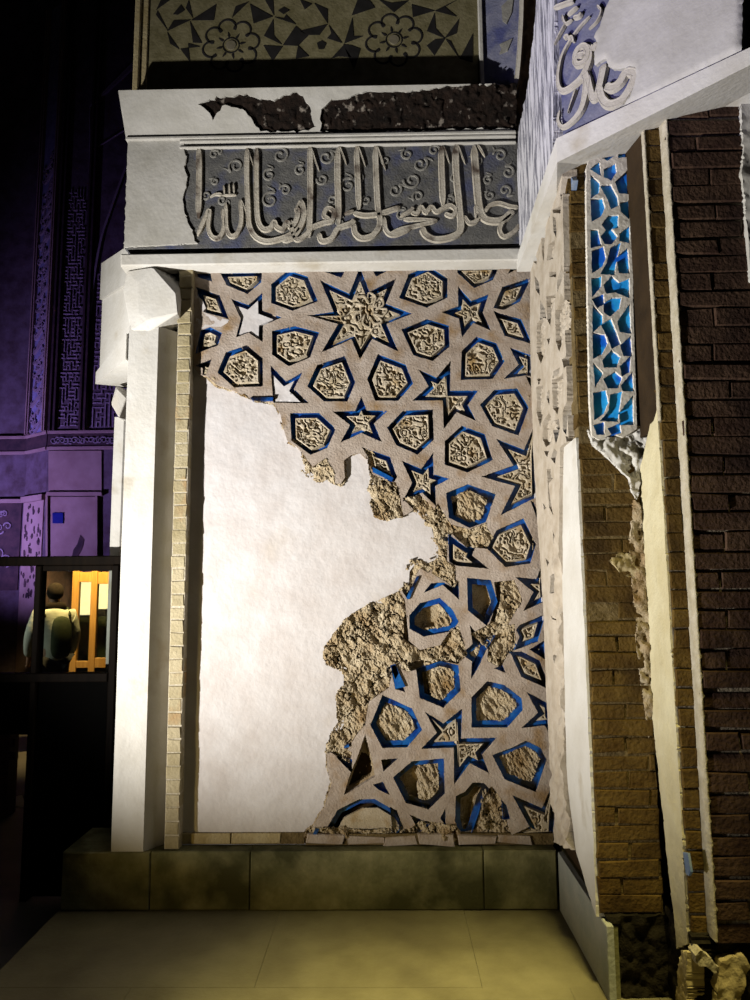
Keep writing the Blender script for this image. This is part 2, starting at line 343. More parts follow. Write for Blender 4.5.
# ------------------------------------------------------------------ measured outlines of the strapwork panel (tile origin, 7.5 steps per unit)
CAV = [
 ('B',190,260,[(48,88),(150,85),(168,165),(58,130)]),
 ('P',190,260,[(222,88),(540,80),(535,165),(430,254),(275,190)]),
 ('P',190,260,[(42,200),(220,262),(292,442),(95,390)]),
 ('P',190,260,[(35,708),(80,525),(150,500),(240,545),(210,640)]),
 ('W',190,260,[(310,290),(440,335),(540,245),(543,375),(690,430),(548,490),(545,615),(440,545),(345,580),(380,440)]),
 ('P',280,260,[(-67,180),(60,75),(205,120),(285,310),(95,382),(-67,322)]),
 ('P',280,260,[(-60,530),(110,493),(295,540),(225,733),(65,797),(-60,710)]),
 ('B',280,260,[(280,70),(490,72),(460,135)]),
 ('P',280,260,[(600,52),(672,235),(873,135),(795,325),(995,402),(800,480),(890,690),(692,592),(600,748),(535,595),(310,695),(435,482),(205,415),(400,385),(300,150),(520,250)]),
 ('B',370,260,[(8,55),(45,125),(190,48)]),
 ('P',370,260,[(290,105),(440,42),(582,135),(580,285),(425,357),(218,285)]),
 ('P',370,260,[(235,520),(430,440),(592,490),(597,650),(470,758),(325,715)]),
 ('P',460,260,[(-20,40),(300,35),(245,152),(105,212),(-22,95)]),
 ('B',460,260,[(358,105),(400,30),(452,55)]),
 ('P',460,260,[(-140,390),(-15,345),(-15,195),(85,305),(215,255),(172,390),(236,530),(100,470),(15,580),(-8,440)]),
 ('P',460,260,[(250,360),(318,200),(535,130),(450,310),(330,375)]),
 ('P',460,260,[(250,378),(310,400),(460,440),(545,632),(335,567)]),
 ('B',190,350,[(35,118),(165,65),(118,190),(92,185),(95,135)]),
 ('P',190,350,[(270,15),(425,-40),(545,60),(547,272),(330,280),(205,168)]),
 ('W',280,350,[(-72,112),(45,235),(170,165),(105,290),(217,398),(-50,394),(-62,250)]),
 ('P',280,350,[(280,110),(485,42),(565,240),(505,385),(330,385),(203,270)]),
 ('P',280,350,[(75,472),(290,470),(420,590),(355,735),(230,788),(85,680)]),
 ('P',280,350,[(610,348),(650,450),(808,455),(705,550),(765,690),(610,622),(452,695),(525,562),(393,460),(565,455)]),
 ('P',370,350,[(-22,218),(60,28),(268,108),(325,250),(212,380),(38,380)]),
 ('P',370,350,[(128,580),(250,453),(472,445),(480,672),(357,785),(198,715)]),
 ('P',370,350,[(362,143),(500,205),(607,78),(600,303),(812,302),(735,410),(799,534),(650,465),(553,592),(545,378),(317,380),(440,270)]),
 ('P',460,350,[(12,8),(125,-103),(275,-52),(335,83),(245,217),(5,224)]),
 ('P',460,350,[(372,-22),(545,40),(548,200),(490,190),(328,216),(440,110)]),
 ('B',460,350,[(492,192),(530,205),(566,290),(564,345)]),
 ('P',460,350,[(150,410),(260,298),(430,285),(517,430),(440,642),(240,570)]),
 ('P',460,440,[(270,-12),(480,72),(567,-128),(577,100),(582,430),(525,452),(303,565),(412,345),(158,275),(400,190)]),
 ('B',460,440,[(528,455),(555,465),(614,620),(612,692)]),
 ('P',0,0,[(3335.2,3307.5),(3465,3191.2),(3637.5,3255),(3697.5,3450),(3506,3544),(3335.2,3484)]),
 ('P',370,440,[(475,93),(478,255),(598,290),(490,345),(497,498),(390,395),(243,463),(315,320),(238,153),(385,215)]),
 ('P',370,440,[(-62,52),(150,125),(205,280),(180,314),(10,220),(-20,120)]),
 ('R',0,0,[(3345,3697.5),(3510,3630),(3720,3705),(3645,3915),(3525,3960),(3367,3885)]),
 ('P',0,0,[(3653,4114),(3723,3978),(3927,3886),(4022,4082),(3978,4227),(3790,4252)]),
 ('P',470,530,[(338,353),(497,367),(550,235),(563,400),(573,530),(398,608),(475,465)]),
 ('R',0,0,[(3502,4333),(3682,4350),(3735,4515),(3680,4640),(3650,4695),(3510,4578)]),
 ('P',380,530,[(512,28),(600,95),(650,130),(725,110),(690,190),(818,290),(572,268),(517,235)]),
 ('B',380,530,[(325,472),(385,398),(480,393),(555,435),(590,385),(594,524),(470,412)]),
 ('R',380,530,[(220,640),(300,548),(450,508),(547,600),(592,690),(540,760),(330,800),(220,740)]),
 ('R',400,600,[(523,188),(625,303),(722,262),(650,370),(600,480),(580,520),(530,602),(540,462),(458,405),(545,330)]),
 ('R',0,0,[(3120,5020),(3300,4955),(3440,4990),(3456,5180),(3325,5308),(3148,5236)]),
 ('P',470,610,[(345,150),(375,110),(572,28),(510,237),(333,302),(370,200)]),
 ('P',470,610,[(445,296),(560,225),(565,372)]),
 ('P',470,610,[(298,314),(385,310),(525,380),(608,602),(385,502)]),
 ('B',470,610,[(178,437),(245,412),(268,473)]),
 ('R',470,680,[(10,130),(130,8),(260,38),(390,140),(397,227),(280,357),(13,357)]),
 ('P',470,680,[(423,87),(602,185),(612,420),(560,342),(383,362),(510,245)]),
 ('B',470,680,[(572,345),(612,420),(618,512)]),
 ('R',470,680,[(168,565),(330,500),(420,455),(530,510),(577,600),(495,842),(260,745)]),
 ('P',390,670,[(263,313),(400,400),(542,288),(535,513),(803,508),(690,635),(744,774),(600,700),(480,862),(478,582),(232,592),(350,470)]),
 ('R',0,0,[(2868,5213),(3090,5314),(3167,5475),(3055,5606),(2868,5611),(2777,5440)]),
 ('B',390,670,[(8,0),(55,8),(115,168),(38,142)]),
 ('B',300,750,[(263,45),(392,70),(387,172)]),
 ('D',300,750,[(488,-118),(548,100),(562,200),(400,300),(328,338),(370,200),(400,120),(432,50)]),
 ('B',300,750,[(608,73),(738,63),(625,162)]),
 ('B',300,750,[(548,260),(620,238),(673,338),(590,300)]),
 ('W',300,750,[(158,660),(280,450),(440,370),(560,368),(700,450),(742,520),(752,600),(705,650)]),
 ('R',390,760,[(23,130),(165,8),(405,-12),(412,252),(290,373),(118,322)]),
 ('B',390,760,[(148,408),(302,482),(220,545)]),
 ('B',390,760,[(417,355),(417,492),(378,440)]),
 ('B',390,760,[(-2,350),(52,380),(133,592),(20,588)]),
 ('R',390,760,[(488,460),(493,270),(560,240),(620,168),(702,172),(747,215),(700,300),(640,490),(600,582),(520,582)]),
 ('B',470,760,[(238,300),(272,338),(303,442),(250,455)]),
 ('P',470,760,[(318,263),(540,362),(632,148),(637,420),(632,582),(450,592),(268,582),(445,500)]),
]
STRIPS = [(380,530,[(275,348),(293,350),(218,520),(195,512)]), (300,660,[(685,45),(715,35),(790,200),(715,215)]), (310,580,[(600,640),(640,632),(665,700),(640,745)]),
          (300,750,[(90,660),(115,582),(145,590),(110,665)]), (190,350,[(450,357),(625,355),(620,382),(470,380)]),
          (300,660,[(330,650),(365,632),(370,650),(335,662)]), (370,440,[(20,205),(60,225),(175,285),(165,312),(20,240)])]
EDGE = [(193.5,266),(533,262),(532.7,333),(535,417),(540,520),(546,600),(550.7,689),(554.7,813),(556,836),
 (530,838),(512,834),(498,838),(470,836),(452,839),(430,836),(412,839),(392,836),(370,840),(345,835),(320,839),(306,838),(305,831),(313,826),(324,807),(332,782),(327,766),(326.7,751),(326.7,745),(334.7,732),(340,724),(337,697),(345,684),(343,671),(327,664),(324,647),(338,631),(346,620),(359,612),(373,603),(390,597),(399,592.7),
 (405,587),(406,570),(412,562),(424,560.7),(434.7,556),(435,549),(430.7,538),(428.7,530.7),(427,519),(414,509.5),(406,515),(396,517),(387,520),(374,517),(372,504),(373,496),(368,490),(372,478),(368,461),(360,453),(351,455.5),(344,461),(345,478),(341,484),(333,483),(328,477),(318.7,481),(304,473),(300,463),(296,449),(288,442),(284,430),(281,416),(274,403),(250,398.7),(234,391),(217,385),(207,377),(199,375),(194.5,368)]
ROUGH = [
 [(318,600),(380,585),(400,592),(405,600),(409,640),(405,662),(394,666),(389,688),(376,697),(369,702),(365,725),(356,736),(347,751),(326,753),(310,740)],
 [(408,640),(420,650),(440,645),(452,628),(459,626),(468,655),(458,664),(440,661),(418,669),(408,672),(400,668)],
 [(424,524),(438,503),(447,517),(452,524),(470,529),(485,523),(494,538),(487,549),(478,548),(466,547),(452,534),(448,545),(447,562),(456,567),(456,590),(446,582),(432,574),(430,556)],
 [(494,582),(515,580),(523,600),(512,618),(501,640),(489,650),(478,640),(470,634),(489,624),(497,602)],
 [(493,626),(515,624),(517,648),(508,655),(501,668),(487,661),(489,640)],
 [(474,800),(492,786),(502,800),(508,824),(514,842),(466,842),(470,826)],
 [(286,440),(297,447),(304,455),(313,467),(326,458),(334,470),(336,490),(300,490),(284,460)],
 [(366,455),(372,474),(396,482),(401,500),(404,520),(366,524)], [(402,498),(420,494),(436,510),(440,545),(420,540),(424,520)],
 [(398,585),(404,556),(428,556),(434,566),(428,573),(420,568),(414,580),(408,600)],
 [(300,842),(300,828),(330,826),(345,830),(400,829),(402,842)], [(400,830),(412,828),(420,820),(452,824),(470,828),(470,845),(400,845)],
 [(326,738),(346,736),(344,748),(352,752),(350,764),(330,752)],
]
PANEL = Frame((0, 0, 0), (1, 0, 0))
STRAP_H = .024; RIM = .016
cav = []
for kd, ox, oy, pts in CAV: cav.append((kd, ccw(PANEL.px(loc(ox, oy, 7.5, pts), STRAP_H))))
edge = ccw(PANEL.px(EDGE, .01)); rough = [ccw(PANEL.px(q, .02)) for q in ROUGH]

def in_any(P, polys):
    r = np.zeros(len(P), bool)
    for q in polys:
        a = np.asarray(q); lo, hi = a.min(0), a.max(0)
        k = (P[:, 0] >= lo[0]) & (P[:, 0] <= hi[0]) & (P[:, 1] >= lo[1]) & (P[:, 1] <= hi[1])
        if k.any(): r[k] |= inside(P[k], q)
    return r

# ------------------------------------------------------------------ setting: walls and floors
Z0 = .285                                            # top of the stone ledge
mb = MB()
mb.prism([(-1.36,.06),(.89,.06),(.89,-.76),(1.15,-.76),(1.15,-1.02),(1.22,-1.02),(1.22,-1.07),(2.2,-1.07),(2.2,1.4),(-1.5,1.4),(-1.55,.6),(-1.46,.36)], .0, 3.42)
mb.prism([(-1.36,.06),(.89,.06),(.92,-.60),(1.5,-.80),(2.2,-.80),(2.2,1.4),(-1.5,1.4),(-1.55,.6),(-1.46,.36)], 3.42, 4.30)
mb.prism([(-1.44,.26),(.70,.26),(.95,.10),(.95,-.70),(1.5,-1.25),(2.2,-1.25),(2.2,1.4),(-1.44,1.4)], 4.30, 7.0)
struct(mb.build('wall_core', M_brown))
# smooth plaster of the back wall, cut to the ragged edge of the strapwork
pl = [(-1.14, Z0-.02), (.84, Z0-.02)]
wallpoly = [(-1.14, Z0-.02), (.84, Z0-.02), (.84, 3.46), (-1.14, 3.46)]
inner_edge = inset(edge, .02)
def keep_pl(P): return inside(P, wallpoly) & ~inside(P, inner_edge)
def h_pl(P):
    u, v = P[:, 0], P[:, 1]
    return .000 + .010*(fbm(u*3, v*3, 4)-.5) + .004*(fbm(u*18, v*18, 9)-.5)
o = struct(relief('wall_back', PANEL, [wallpoly, inner_edge], keep_pl, .022, h_pl, -.07, M_plaster))

# platform floor in slabs
mb = MB(); gf = Frame((0, 0, 0), (1, 0, 0), (0, 1, 0))
xa = onZ(0, 970, 0); xb = onZ(62, 907, 0)
def left_edge(y): return xb[0]+(y-xb[1])/(xa[1]-xb[1])*(xa[0]-xb[0])
mb.plate(gf, [(-1.66, .8), (left_edge(-.1), -.1), (left_edge(-3.0), -3.0), (left_edge(-6), -6), (3.2, -6), (3.2, .8)], -.125, -.006)
jx = [(onZ(205, 917, 0)[0], onZ(160, 990, 0)[0])]
rows = [-6, -4.4, -3.3, -2.45, -1.48, -.80, -.09]
for k in range(len(rows)-1):
    y0, y1 = rows[k], rows[k+1]; xs = [None, -1.05+.5*(k % 2), .02+.35*((k*2) % 3), 1.05+.3*(k % 2), 3.2]
    for i in range(4):
        a0 = left_edge(y0) if i == 0 else xs[i]; a1 = left_edge(y1) if i == 0 else xs[i]; b = xs[i+1]
        mb.plate(gf, [(a0+.0008, y0+.0008), (b-.0008, y0+.0008), (b-.0008, y1-.0008), (a1+.0008, y1-.0008)], -.01, float(RNG.normal(0, .0006)))
struct(mb.build('floor', M_floor))
mb = MB(); mb.box((-30, -8, -.30), (-1.0, 14, -.122)); struct(mb.build('floor_lower', M_lowfloor))

# ------------------------------------------------------------------ the strapwork panel
panel = thing('strapwork_panel', 'broken panel of interlaced star and hexagon strapwork with blue glazed grooves and carved plaques', 'wall panel', (0, 0, 1.8))
panel_inv = Matrix.Translation((0, 0, -1.8))
def child(o, par=None):
    o.parent = par or panel; o.matrix_parent_inverse = (par or panel).matrix_basis.inverted(); return o
polys = [p for _, p in cav]
def keep_st(P): return inside(P, edge) & ~in_any(P, polys) & ~in_any(P, rough)
def h_st(P):
    u, v = P[:, 0], P[:, 1]
    return STRAP_H + .004*(fbm(u*14, v*14, 2)-.5) + .002*(fbm(u*60, v*60, 5)-.5) + .006*(vn(u*3, v*3, 8)-.5)
st = relief('strapwork', PANEL, [edge]+polys+rough, keep_st, .0105, h_st, -.03, [M_strap, M_strap], side=1, jit=.0007)
child(st)
# crumbling mortar behind and around it
R_polys = [inset(p, .026) for k, p in cav if k == 'R']; D_polys = [inset(p, .012) for k, p in cav if k == 'D']
sx = .0048
lo = np.array(edge).min(0); hi = np.array(edge).max(0)
gx, gy = np.meshgrid(np.arange(lo[0], hi[0], sx), np.arange(lo[1], hi[1], sx)); G = np.c_[gx.ravel(), gy.ravel()]
ed = edist(G, edge); ins = inside(G, edge); sd = np.where(ins, ed, -ed)
lump = fbm(G[:, 0]*16, G[:, 1]*16, 31, 5)-.46; ridg = np.abs(fbm(G[:, 0]*24, G[:, 1]*24, 41, 4)-.47)*2
rr = in_any(G, rough).astype(float); rc = in_any(G, R_polys).astype(float); rd = in_any(G, D_polys)
h = np.full(len(G), -.022)
big_ = fbm(G[:, 0]*9+3, G[:, 1]*9, 91, 3)-.47; crk = np.abs(fbm(G[:, 0]*20+G[:, 1]*9, G[:, 1]*13-G[:, 0]*6, 41, 3)-.44)*2
chip = np.floor(6*fbm(G[:, 0]*30+G[:, 1]*14, G[:, 1]*22, 51, 3))/6-.5
hr = .022 + .075*big_ + .035*chip - .035*sm(.05, .0, crk) + .008*(fbm(G[:, 0]*110, G[:, 1]*80, 7, 2)-.5)*2
hc = -.004 + .03*big_ + .028*chip + .012*(fbm(G[:, 0]*90+G[:, 1]*40, G[:, 1]*40, 17, 2)-.5)*2

HOL = [[(466,577),(499,581),(500,600),(493,622),(470,612),(465,600)], [(404,616),(414,602),(436,600),(440,612),(434,626),(418,630),(412,645),(404,640)], [(408,662),(424,660),(432,700),(416,700)],
       [(454,820),(454,796),(468,782),(484,786),(482,800),(476,828),(462,836)], [(500,726),(514,740),(508,752),(494,756)], [(400,772),(418,764),(418,800),(404,796)], [(448,506),(458,498),(454,518)]]
hol = in_any(G + .02*(np.c_[fbm(G[:, 0]*30, G[:, 1]*30, 61), fbm(G[:, 0]*30, G[:, 1]*30, 71)]-.5), [ccw(PANEL.px(q, 0)) for q in HOL])
hc = np.where(hol, -.055+.012*lump, hc); hr = np.where(hol, -.04+.02*lump, hr)
h = np.where(rc > 0, hc, h); h = np.where(rr > 0, hr, h); h = np.where(rd, -.06+.02*lump, h)
nearedge = (sd < .045+.05*lump) & (G[:, 0] > -1.02) & (G[:, 0] < .80) & (G[:, 1] < 3.36)
he = .012 + .05*big_ + .025*chip + .006*(fbm(G[:, 0]*60, G[:, 1]*60, 27, 3)-.5)*2
h = np.where(nearedge & (rr == 0) & (rc == 0), np.minimum(he, .03), h)
keepv = (sd > -.012+.03*lump)
hole = in_any(G, [p for k, p in cav if k in 'PBW']) & (rr == 0)
keepv &= ~(hole & ~nearedge)
ny, nx = gx.shape; K = keepv.reshape(ny, nx); Hh = h.reshape(ny, nx)
quad = K[:-1, :-1] & K[1:, :-1] & K[:-1, 1:] & K[1:, 1:]
idx = -np.ones(ny*nx, int); I = np.arange(ny*nx).reshape(ny, nx)
qs = np.stack([I[:-1, :-1][quad], I[:-1, 1:][quad], I[1:, 1:][quad], I[1:, :-1][quad]], 1)
u_, inv = np.unique(qs, return_inverse=True); qs = inv.reshape(-1, 4)
Gj = G + RNG.uniform(-.3, .3, G.shape)*sx
mb = MB(); mb.add(PANEL.w(Gj[u_], h[u_]), qs.tolist(), 0, False)
child(mb.build('mortar_bed', M_rubble))
# grooves and plaques
for n, (kd, p) in enumerate(cav):
    if kd in 'PWRB':
        mb = MB(); w = {'P': .034, 'W': .030, 'R': .030, 'B': None}[kd]
        if w and area(p) > .004: 
            q = inset(p, w); k = len(p)
            mb.add(np.vstack([PANEL.w(p, -.012), PANEL.w(q, -.012)]), [[i, (i+1) % k, k+(i+1) % k, k+i] for i in range(k)])
        else: mb.plate(PANEL, p, -.02, -.008)
        k = len(p); s_ = inset(p, .0012)       # glazed lining of the cut
        top_h = STRAP_H-.006
        mb.add(np.vstack([PANEL.w(s_, -.012), PANEL.w(s_, top_h)]), [[k+i, k+(i+1) % k, (i+1) % k, i] for i in range(k)])
        child(mb.build('blue_inlay', M_blue))
    if kd == 'P' and area(p) > .0035:
        q = inset(p, .0285)
        c = np.mean(p, 0); q = [tuple(x) for x in q]
        if area(q) <= 0: continue
        big = area(p) > .05 and len(p) > 14
        star = len(p) >= 10
        if len(p) == 12:                       # paired star: two plaques meeting at the waist
            segs = [q[:3]+[q[3]]+[q[9]]+q[10:], q[3:10]]
            P12 = np.array(q)
            groups = [[0, 1, 2, 3, 9, 10, 11], [3, 4, 5, 6, 7, 8, 9]]
            if n < 40: pass
            qq = [[q[i] for i in g] for g in groups]
            qq = [[tuple(np.array(x)*.93+np.mean(g, 0)*.07) for x in g] for g in qq]
        else: qq = [q]
        for q1 in qq:
            q1 = ccw(q1)
            fn = carve(100+n*3, depth=.021, cell=(.042 if big else .035), rim=q1, rimw=.006, lvl=RIM)
            child(relief('carved_plaque', PANEL, [q1], lambda P, q1=q1: inside(P, q1), .0036, fn, -.012, [M_carve, M_carve], side=1, flare=.008))
    if kd == 'W':
        q = inset(p, .016 if len(p) != 8 else .02); q = ccw([tuple(np.array(x)+np.array((-.010, -.006)) if len(p) != 8 else np.array(x)+np.array((.02, -.03))) for x in q])
        child(relief('plaster_fill', PANEL, [q], lambda P, q=q: inside(P, q), .012, plain(.012 if len(p) != 8 else .0, .003, 20, n), -.02, M_plaster if len(p) != 8 else M_carve))
for ox, oy, pts in STRIPS:
    mb = MB(); mb.plate(PANEL, PANEL.px(loc(ox, oy, 7.5, pts), .03), .0, .034)
    child(mb.build('blue_inlay', M_blue))
# plaster smeared over the upper left of the strapwork
mb = MB()
for pts in ([(50,262),(92,300),(118,360),(96,385),(200,432),(292,447),(282,470),(232,500),(150,498),(80,520),(42,600),(46,400)],):
    q = ccw(PANEL.px(loc(190, 260, 7.5, pts), .027))
    child(relief('plaster_fill', PANEL, [resample(q, .01)], lambda P, q=q: inside(P, q), .012, plain(.0262, .002, 20, 3), -.02, M_plaster))
# centre boss of the large star
c = PANEL.px([(369, 310)], .02)[0]; mb = MB()
for k in range(8):
    a = k*math.pi/4; r = .036
    ribbon(mb, PANEL, [(c[0]+r*math.cos(a), c[1]+r*math.sin(a)), (c[0]+.085*math.cos(a+.35), c[1]+.085*math.sin(a+.35)), (c[0]+.10*math.cos(a+.8), c[1]+.10*math.sin(a+.8)), (c[0]+.06*math.cos(a+.9), c[1]+.06*math.sin(a+.9))], .014, .012, 0, .014, (1, .5), False)
child(mb.build('rosette', M_carve))

def part(name, mb, mats, par): return child(mb.build(name, mats), par)

# ------------------------------------------------------------------ stone ledge
YL = -.104
ledge = thing('stone_ledge', 'low green grey stone ledge running along the foot of the strapwork wall', 'ledge', (-.4, YL, 0))
lf = Frame((0, YL, 0), (1, 0, 0))
xs = [onY(x, 880, YL)[0] for x in (61, 150, 250, 484)] + [.842]
for i in range(4):
    mb = MB(); mb.fbox(lf, xs[i]+.0015, xs[i+1]-.0015, .002, Z0-.003+float(RNG.normal(0, .001)), -.16, float(RNG.normal(0, .002)), 0, .006, .001)
    part('facing_slab', mb, M_stone, ledge)
mb = MB(); mb.prism([(-1.655, YL+.15), (.84, YL+.15), (.84, .10), (-1.3, .10), (-1.3, .27), (-1.655, .27)], .0, Z0-.002)
part('ledge_bed', mb, M_stone, ledge)
rl = Frame((.843, 0, 0), (0, -1, 0))
ret = thing('ledge_return', 'stone ledge end with lit tone painted in, turning forward along the brick pier', 'ledge', (.87, -.5, 0))
mb = MB(); mb.fbox(rl, .106, .915, .0, Z0-.004, -.03, .0, 0, .005, .002)
part('facing_slab', mb, M_stonelit, ret)
mb = MB(); mb.box((.876, -.88, .0), (.90, -.02, Z0-.006)); part('ledge_bed', mb, M_stone, ret)
# course of flat bricks at the foot of the wall
bk = bricks('brick_kerb', Frame((0, -.012, 0), (1, 0, 0)), -1.10, -.44, Z0+.001, Z0+.058, .06, .27, M_yellow, M_mortar, None, .006, .006, .002, .07)
tag(bk, 'single course of flat yellow bricks under the white plaster patch', 'brick course')
bk = bricks('brick_kerb', Frame((0, -.034, 0), (1, 0, 0)), -.43, .845, Z0+.001, Z0+.056, .06, .19, M_strap, M_mortar, None, .01, .01, .006, .06, 0, 0, .12)
tag(bk, 'worn brown brick course under the broken strapwork', 'brick course')

# ------------------------------------------------------------------ left engaged columns
def hull(name, pts, m, par):
    bm = bmesh.new()
    for p in pts: bm.verts.new(tuple(p))
    bmesh.ops.convex_hull(bm, input=bm.verts[:])
    loose = [v for v in bm.verts if not v.link_faces]
    bmesh.ops.delete(bm, geom=loose, context='VERTS')
    bmesh.ops.bevel(bm, geom=bm.edges[:], offset=.004, segments=1, affect='EDGES')
    bmesh.ops.recalc_face_normals(bm, faces=bm.faces[:])
    me = bpy.data.meshes.new(name); bm.to_mesh(me); bm.free()
    return child(link(name, me, m), par)
def ring_shaft(name, poly, z0, z1, m, par, amp=.003, nz=90, ns=6, seed=0):
    """facetted shaft with slightly uneven plastered faces"""
    p = ccw(poly); pts = []
    for i in range(len(p)):
        a, b = np.array(p[i]), np.array(p[(i+1) % len(p)])
        for t in range(ns):
            f = t/ns; pts.append(a+(b-a)*f)
    pts = np.array(pts); c = pts.mean(0); n = len(pts); mb = MB(); vs = []
    for k in range(nz+1):
        z = z0+(z1-z0)*k/nz
        d = (fbm(np.arange(n)*.35+seed, np.full(n, z*5), seed)-.5)*2*amp
        q = c+(pts-c)*(1+d[:, None]/.2); vs += [(x, y, z) for x, y in q]
    fs = [[k*n+i, k*n+(i+1) % n, (k+1)*n+(i+1) % n, (k+1)*n+i] for k in range(nz) for i in range(n)]
    fs += [list(range(n))[::-1], list(range(nz*n, nz*n+n))]
    mb.add(vs, fs); return part(name, mb, m, par)
colm = thing('octagonal_column', 'tall white plastered octagonal column on the ledge beside the smooth plaster patch', 'column', (-1.30, .03, Z0))
zt = onY(143, 326, -.1)[2]
ring_shaft('shaft', [(-1.41,-.10),(-1.247,-.10),(-1.146,.04),(-1.146,.16),(-1.25,.28),(-1.40,.28),(-1.455,.19),(-1.455,.02)], Z0-.002, zt, M_white, colm, .003, 120, 6, 3)
q = lambda x, y, Y: onY(x, y, Y)
cap = [q(153,267,-.135), q(176,293,-.165), q(178,313,-.16), q(150,319,-.14), q(139,313,-.125), q(138,282,-.12), q(123,290,-.08), q(131,331,-.10), q(127,271,-.085), q(150,331,-.10),
       (-1.15,.10,3.40), (-1.42,.10,3.40), (-1.42,.16,zt-.02), (-1.16,.12,zt+.06), (-1.30,-.05,zt-.03)]
hull('capital', cap, M_white, colm)

strip = bricks('brick_strip', Frame((0, -.075, 0), (1, 0, 0)), -1.148, -1.074, Z0, 3.415, .0685, .30, M_strip, M_mortarlt, None, .006, .004, .0015, .075, 0, .003)
tag(strip, 'narrow upright strip of yellow bricks between the white column and the plaster', 'brick strip')

# chamfered block and the further column
pn = onY(128, 360, -.02); pf = onY(99, 383, .44)
fr45 = Frame((pn[0], pn[1], 0), (pf[0]-pn[0], pf[1]-pn[1], 0))
blk = thing('corbel_block', 'white chamfered block jutting out to the left of the white column capital', 'corbel', (pf[0]+.1, .25, pn[2]))
dx, dy = pf[0]-pn[0], pf[1]-pn[1]
def blk_prism(mb, e, z0a, z0b, z1a, z1b):
    """slab along the chamfer, pushed out by e; z at near (a) and far (b) ends"""
    nx_, ny_ = dy/math.hypot(dx, dy), -dx/math.hypot(dx, dy)
    if nx_ > 0: nx_, ny_ = -nx_, -ny_
    A = (pn[0]+nx_*e+.02, pn[1]+ny_*e-.03); B = (pf[0]+nx_*e, pf[1]+ny_*e); Cc = (pf[0]+.28, pf[1]+.12); Dd = (pn[0]+.06, pn[1]+.32)
    vs = [(*A, z0a), (*B, z0b), (*Cc, z0b), (*Dd, z0a), (*A, z1a), (*B, z1b), (*Cc, z1b), (*Dd, z1a)]
    mb.add(vs, [[0, 1, 2, 3], [7, 6, 5, 4], [0, 4, 5, 1], [1, 5, 6, 2], [2, 6, 7, 3], [3, 7, 4, 0]])
zb, zbf = onY(128, 335, -.02)[2], onY(99, 372, .44)[2]
zm, zmf = onY(128, 283, -.02)[2], onY(101, 299, .44)[2]
zT, zTf = onY(128, 247, -.02)[2], onY(100, 264, .44)[2]
mb = MB(); blk_prism(mb, .0, zb, zbf, zm+.05, zmf+.02); part('block_body', mb, M_white, blk)
mb = MB(); blk_prism(mb, .015, zm-.008, zmf-.008, zT, zTf); part('block_crown', mb, M_frieze, blk)
mb = MB(); blk_prism(mb, .022, pn[2]-.01, pf[2]-.01, zb-.006, zbf-.006); part('base_moulding', mb, M_white, blk)
far = thing('octagonal_column', 'slender further plastered column behind the near white column, under the chamfered block', 'column', (-1.62, .42, Z0))
a, b = onY(111.5, 500, .42)[0], onY(121, 500, .42)[0]; cX = (onY(127, 500, .42)[0])
z2 = onY(116, 417, .42)[2]
ring_shaft('shaft', [(a,.42),(b,.42),(cX+.03,.48),(cX+.03,.66),(a+.02,.66),(a-.02,.48)], Z0-.002, z2, M_white, far, .003, 80, 4, 9)
hull('capital', [onY(117,388,.33), onY(126.5,398,.34), onY(119,418,.34), onY(111,404,.34), onY(116,386,.42), (a+.03,.6,z2+.2), (cX,.6,z2+.2), (a+.05,.5,z2-.02), (cX,.5,z2-.02)], M_white, far)

# ------------------------------------------------------------------ inscription frieze over the panel
YF = -.12; FR = Frame((0, YF, 0), (1, 0, 0))
fz = thing('inscription_frieze', 'long grey plaster frieze with raised Arabic lettering above the strapwork panel', 'inscription', (-.35, YF, 3.40))
mb = MB(); mb.box((-1.448, YF+.012, 3.498), (.80, .30, 4.15)); mb.box((-1.44, -.03, 3.44), (.80, .29, 3.50))
part('ground', mb, M_ground, fz)
bx = loc(180, 130, 6.25, [(-380,28),(28,30),(26,120),(40,180),(24,230),(45,290),(36,360),(14,430),(30,520),(60,600),(80,640),(95,708),(-360,730)])
q1 = FR.px(bx); q1 = ccw([(max(-1.448, u), min(max(v, 3.498), 4.148)) for u, v in q1])
rq = [r for r in q1]
part_ = relief('plaster_field', FR, [rq], lambda P: inside(P, rq), .016, plain(.0, .0025, 9, 3), -.013, M_frieze, jit=.0035); child(part_, fz)
mb = MB(); mb.fbox(FR, -1.462, .765, 3.385, 3.460, -.10, .012, 0, .008, .001)
part('base_moulding', mb, M_white, fz)
mb = MB()
for za, zb_, hh in ((4.118, 4.132, .012), (4.085, 4.096, .008), (4.136, 4.152, .018)):
    x0 = -1.455 if hh > .015 else -1.15
    mb.fbox(FR, x0, .755, za, zb_, -.02, hh, 0, .003)
part('border', mb, M_frieze, fz)
FG = FR.lift(-.012)
mb = MB()
def strokes(mb, fr, ox, oy, k, data, mi=0, h=.016, base=-.001, fat=1.2):
    f = fr.px([(375, 500), (375+1, 500)]); s = math.dist(f[0], f[1])/k
    for d in data:
        pts, w = d[0], d[1]; tp = d[2] if len(d) > 2 else (1, 1)
        ribbon(mb, fr, fr.px(loc(ox, oy, k, pts), h), w*s*fat, h, mi, base, tp)
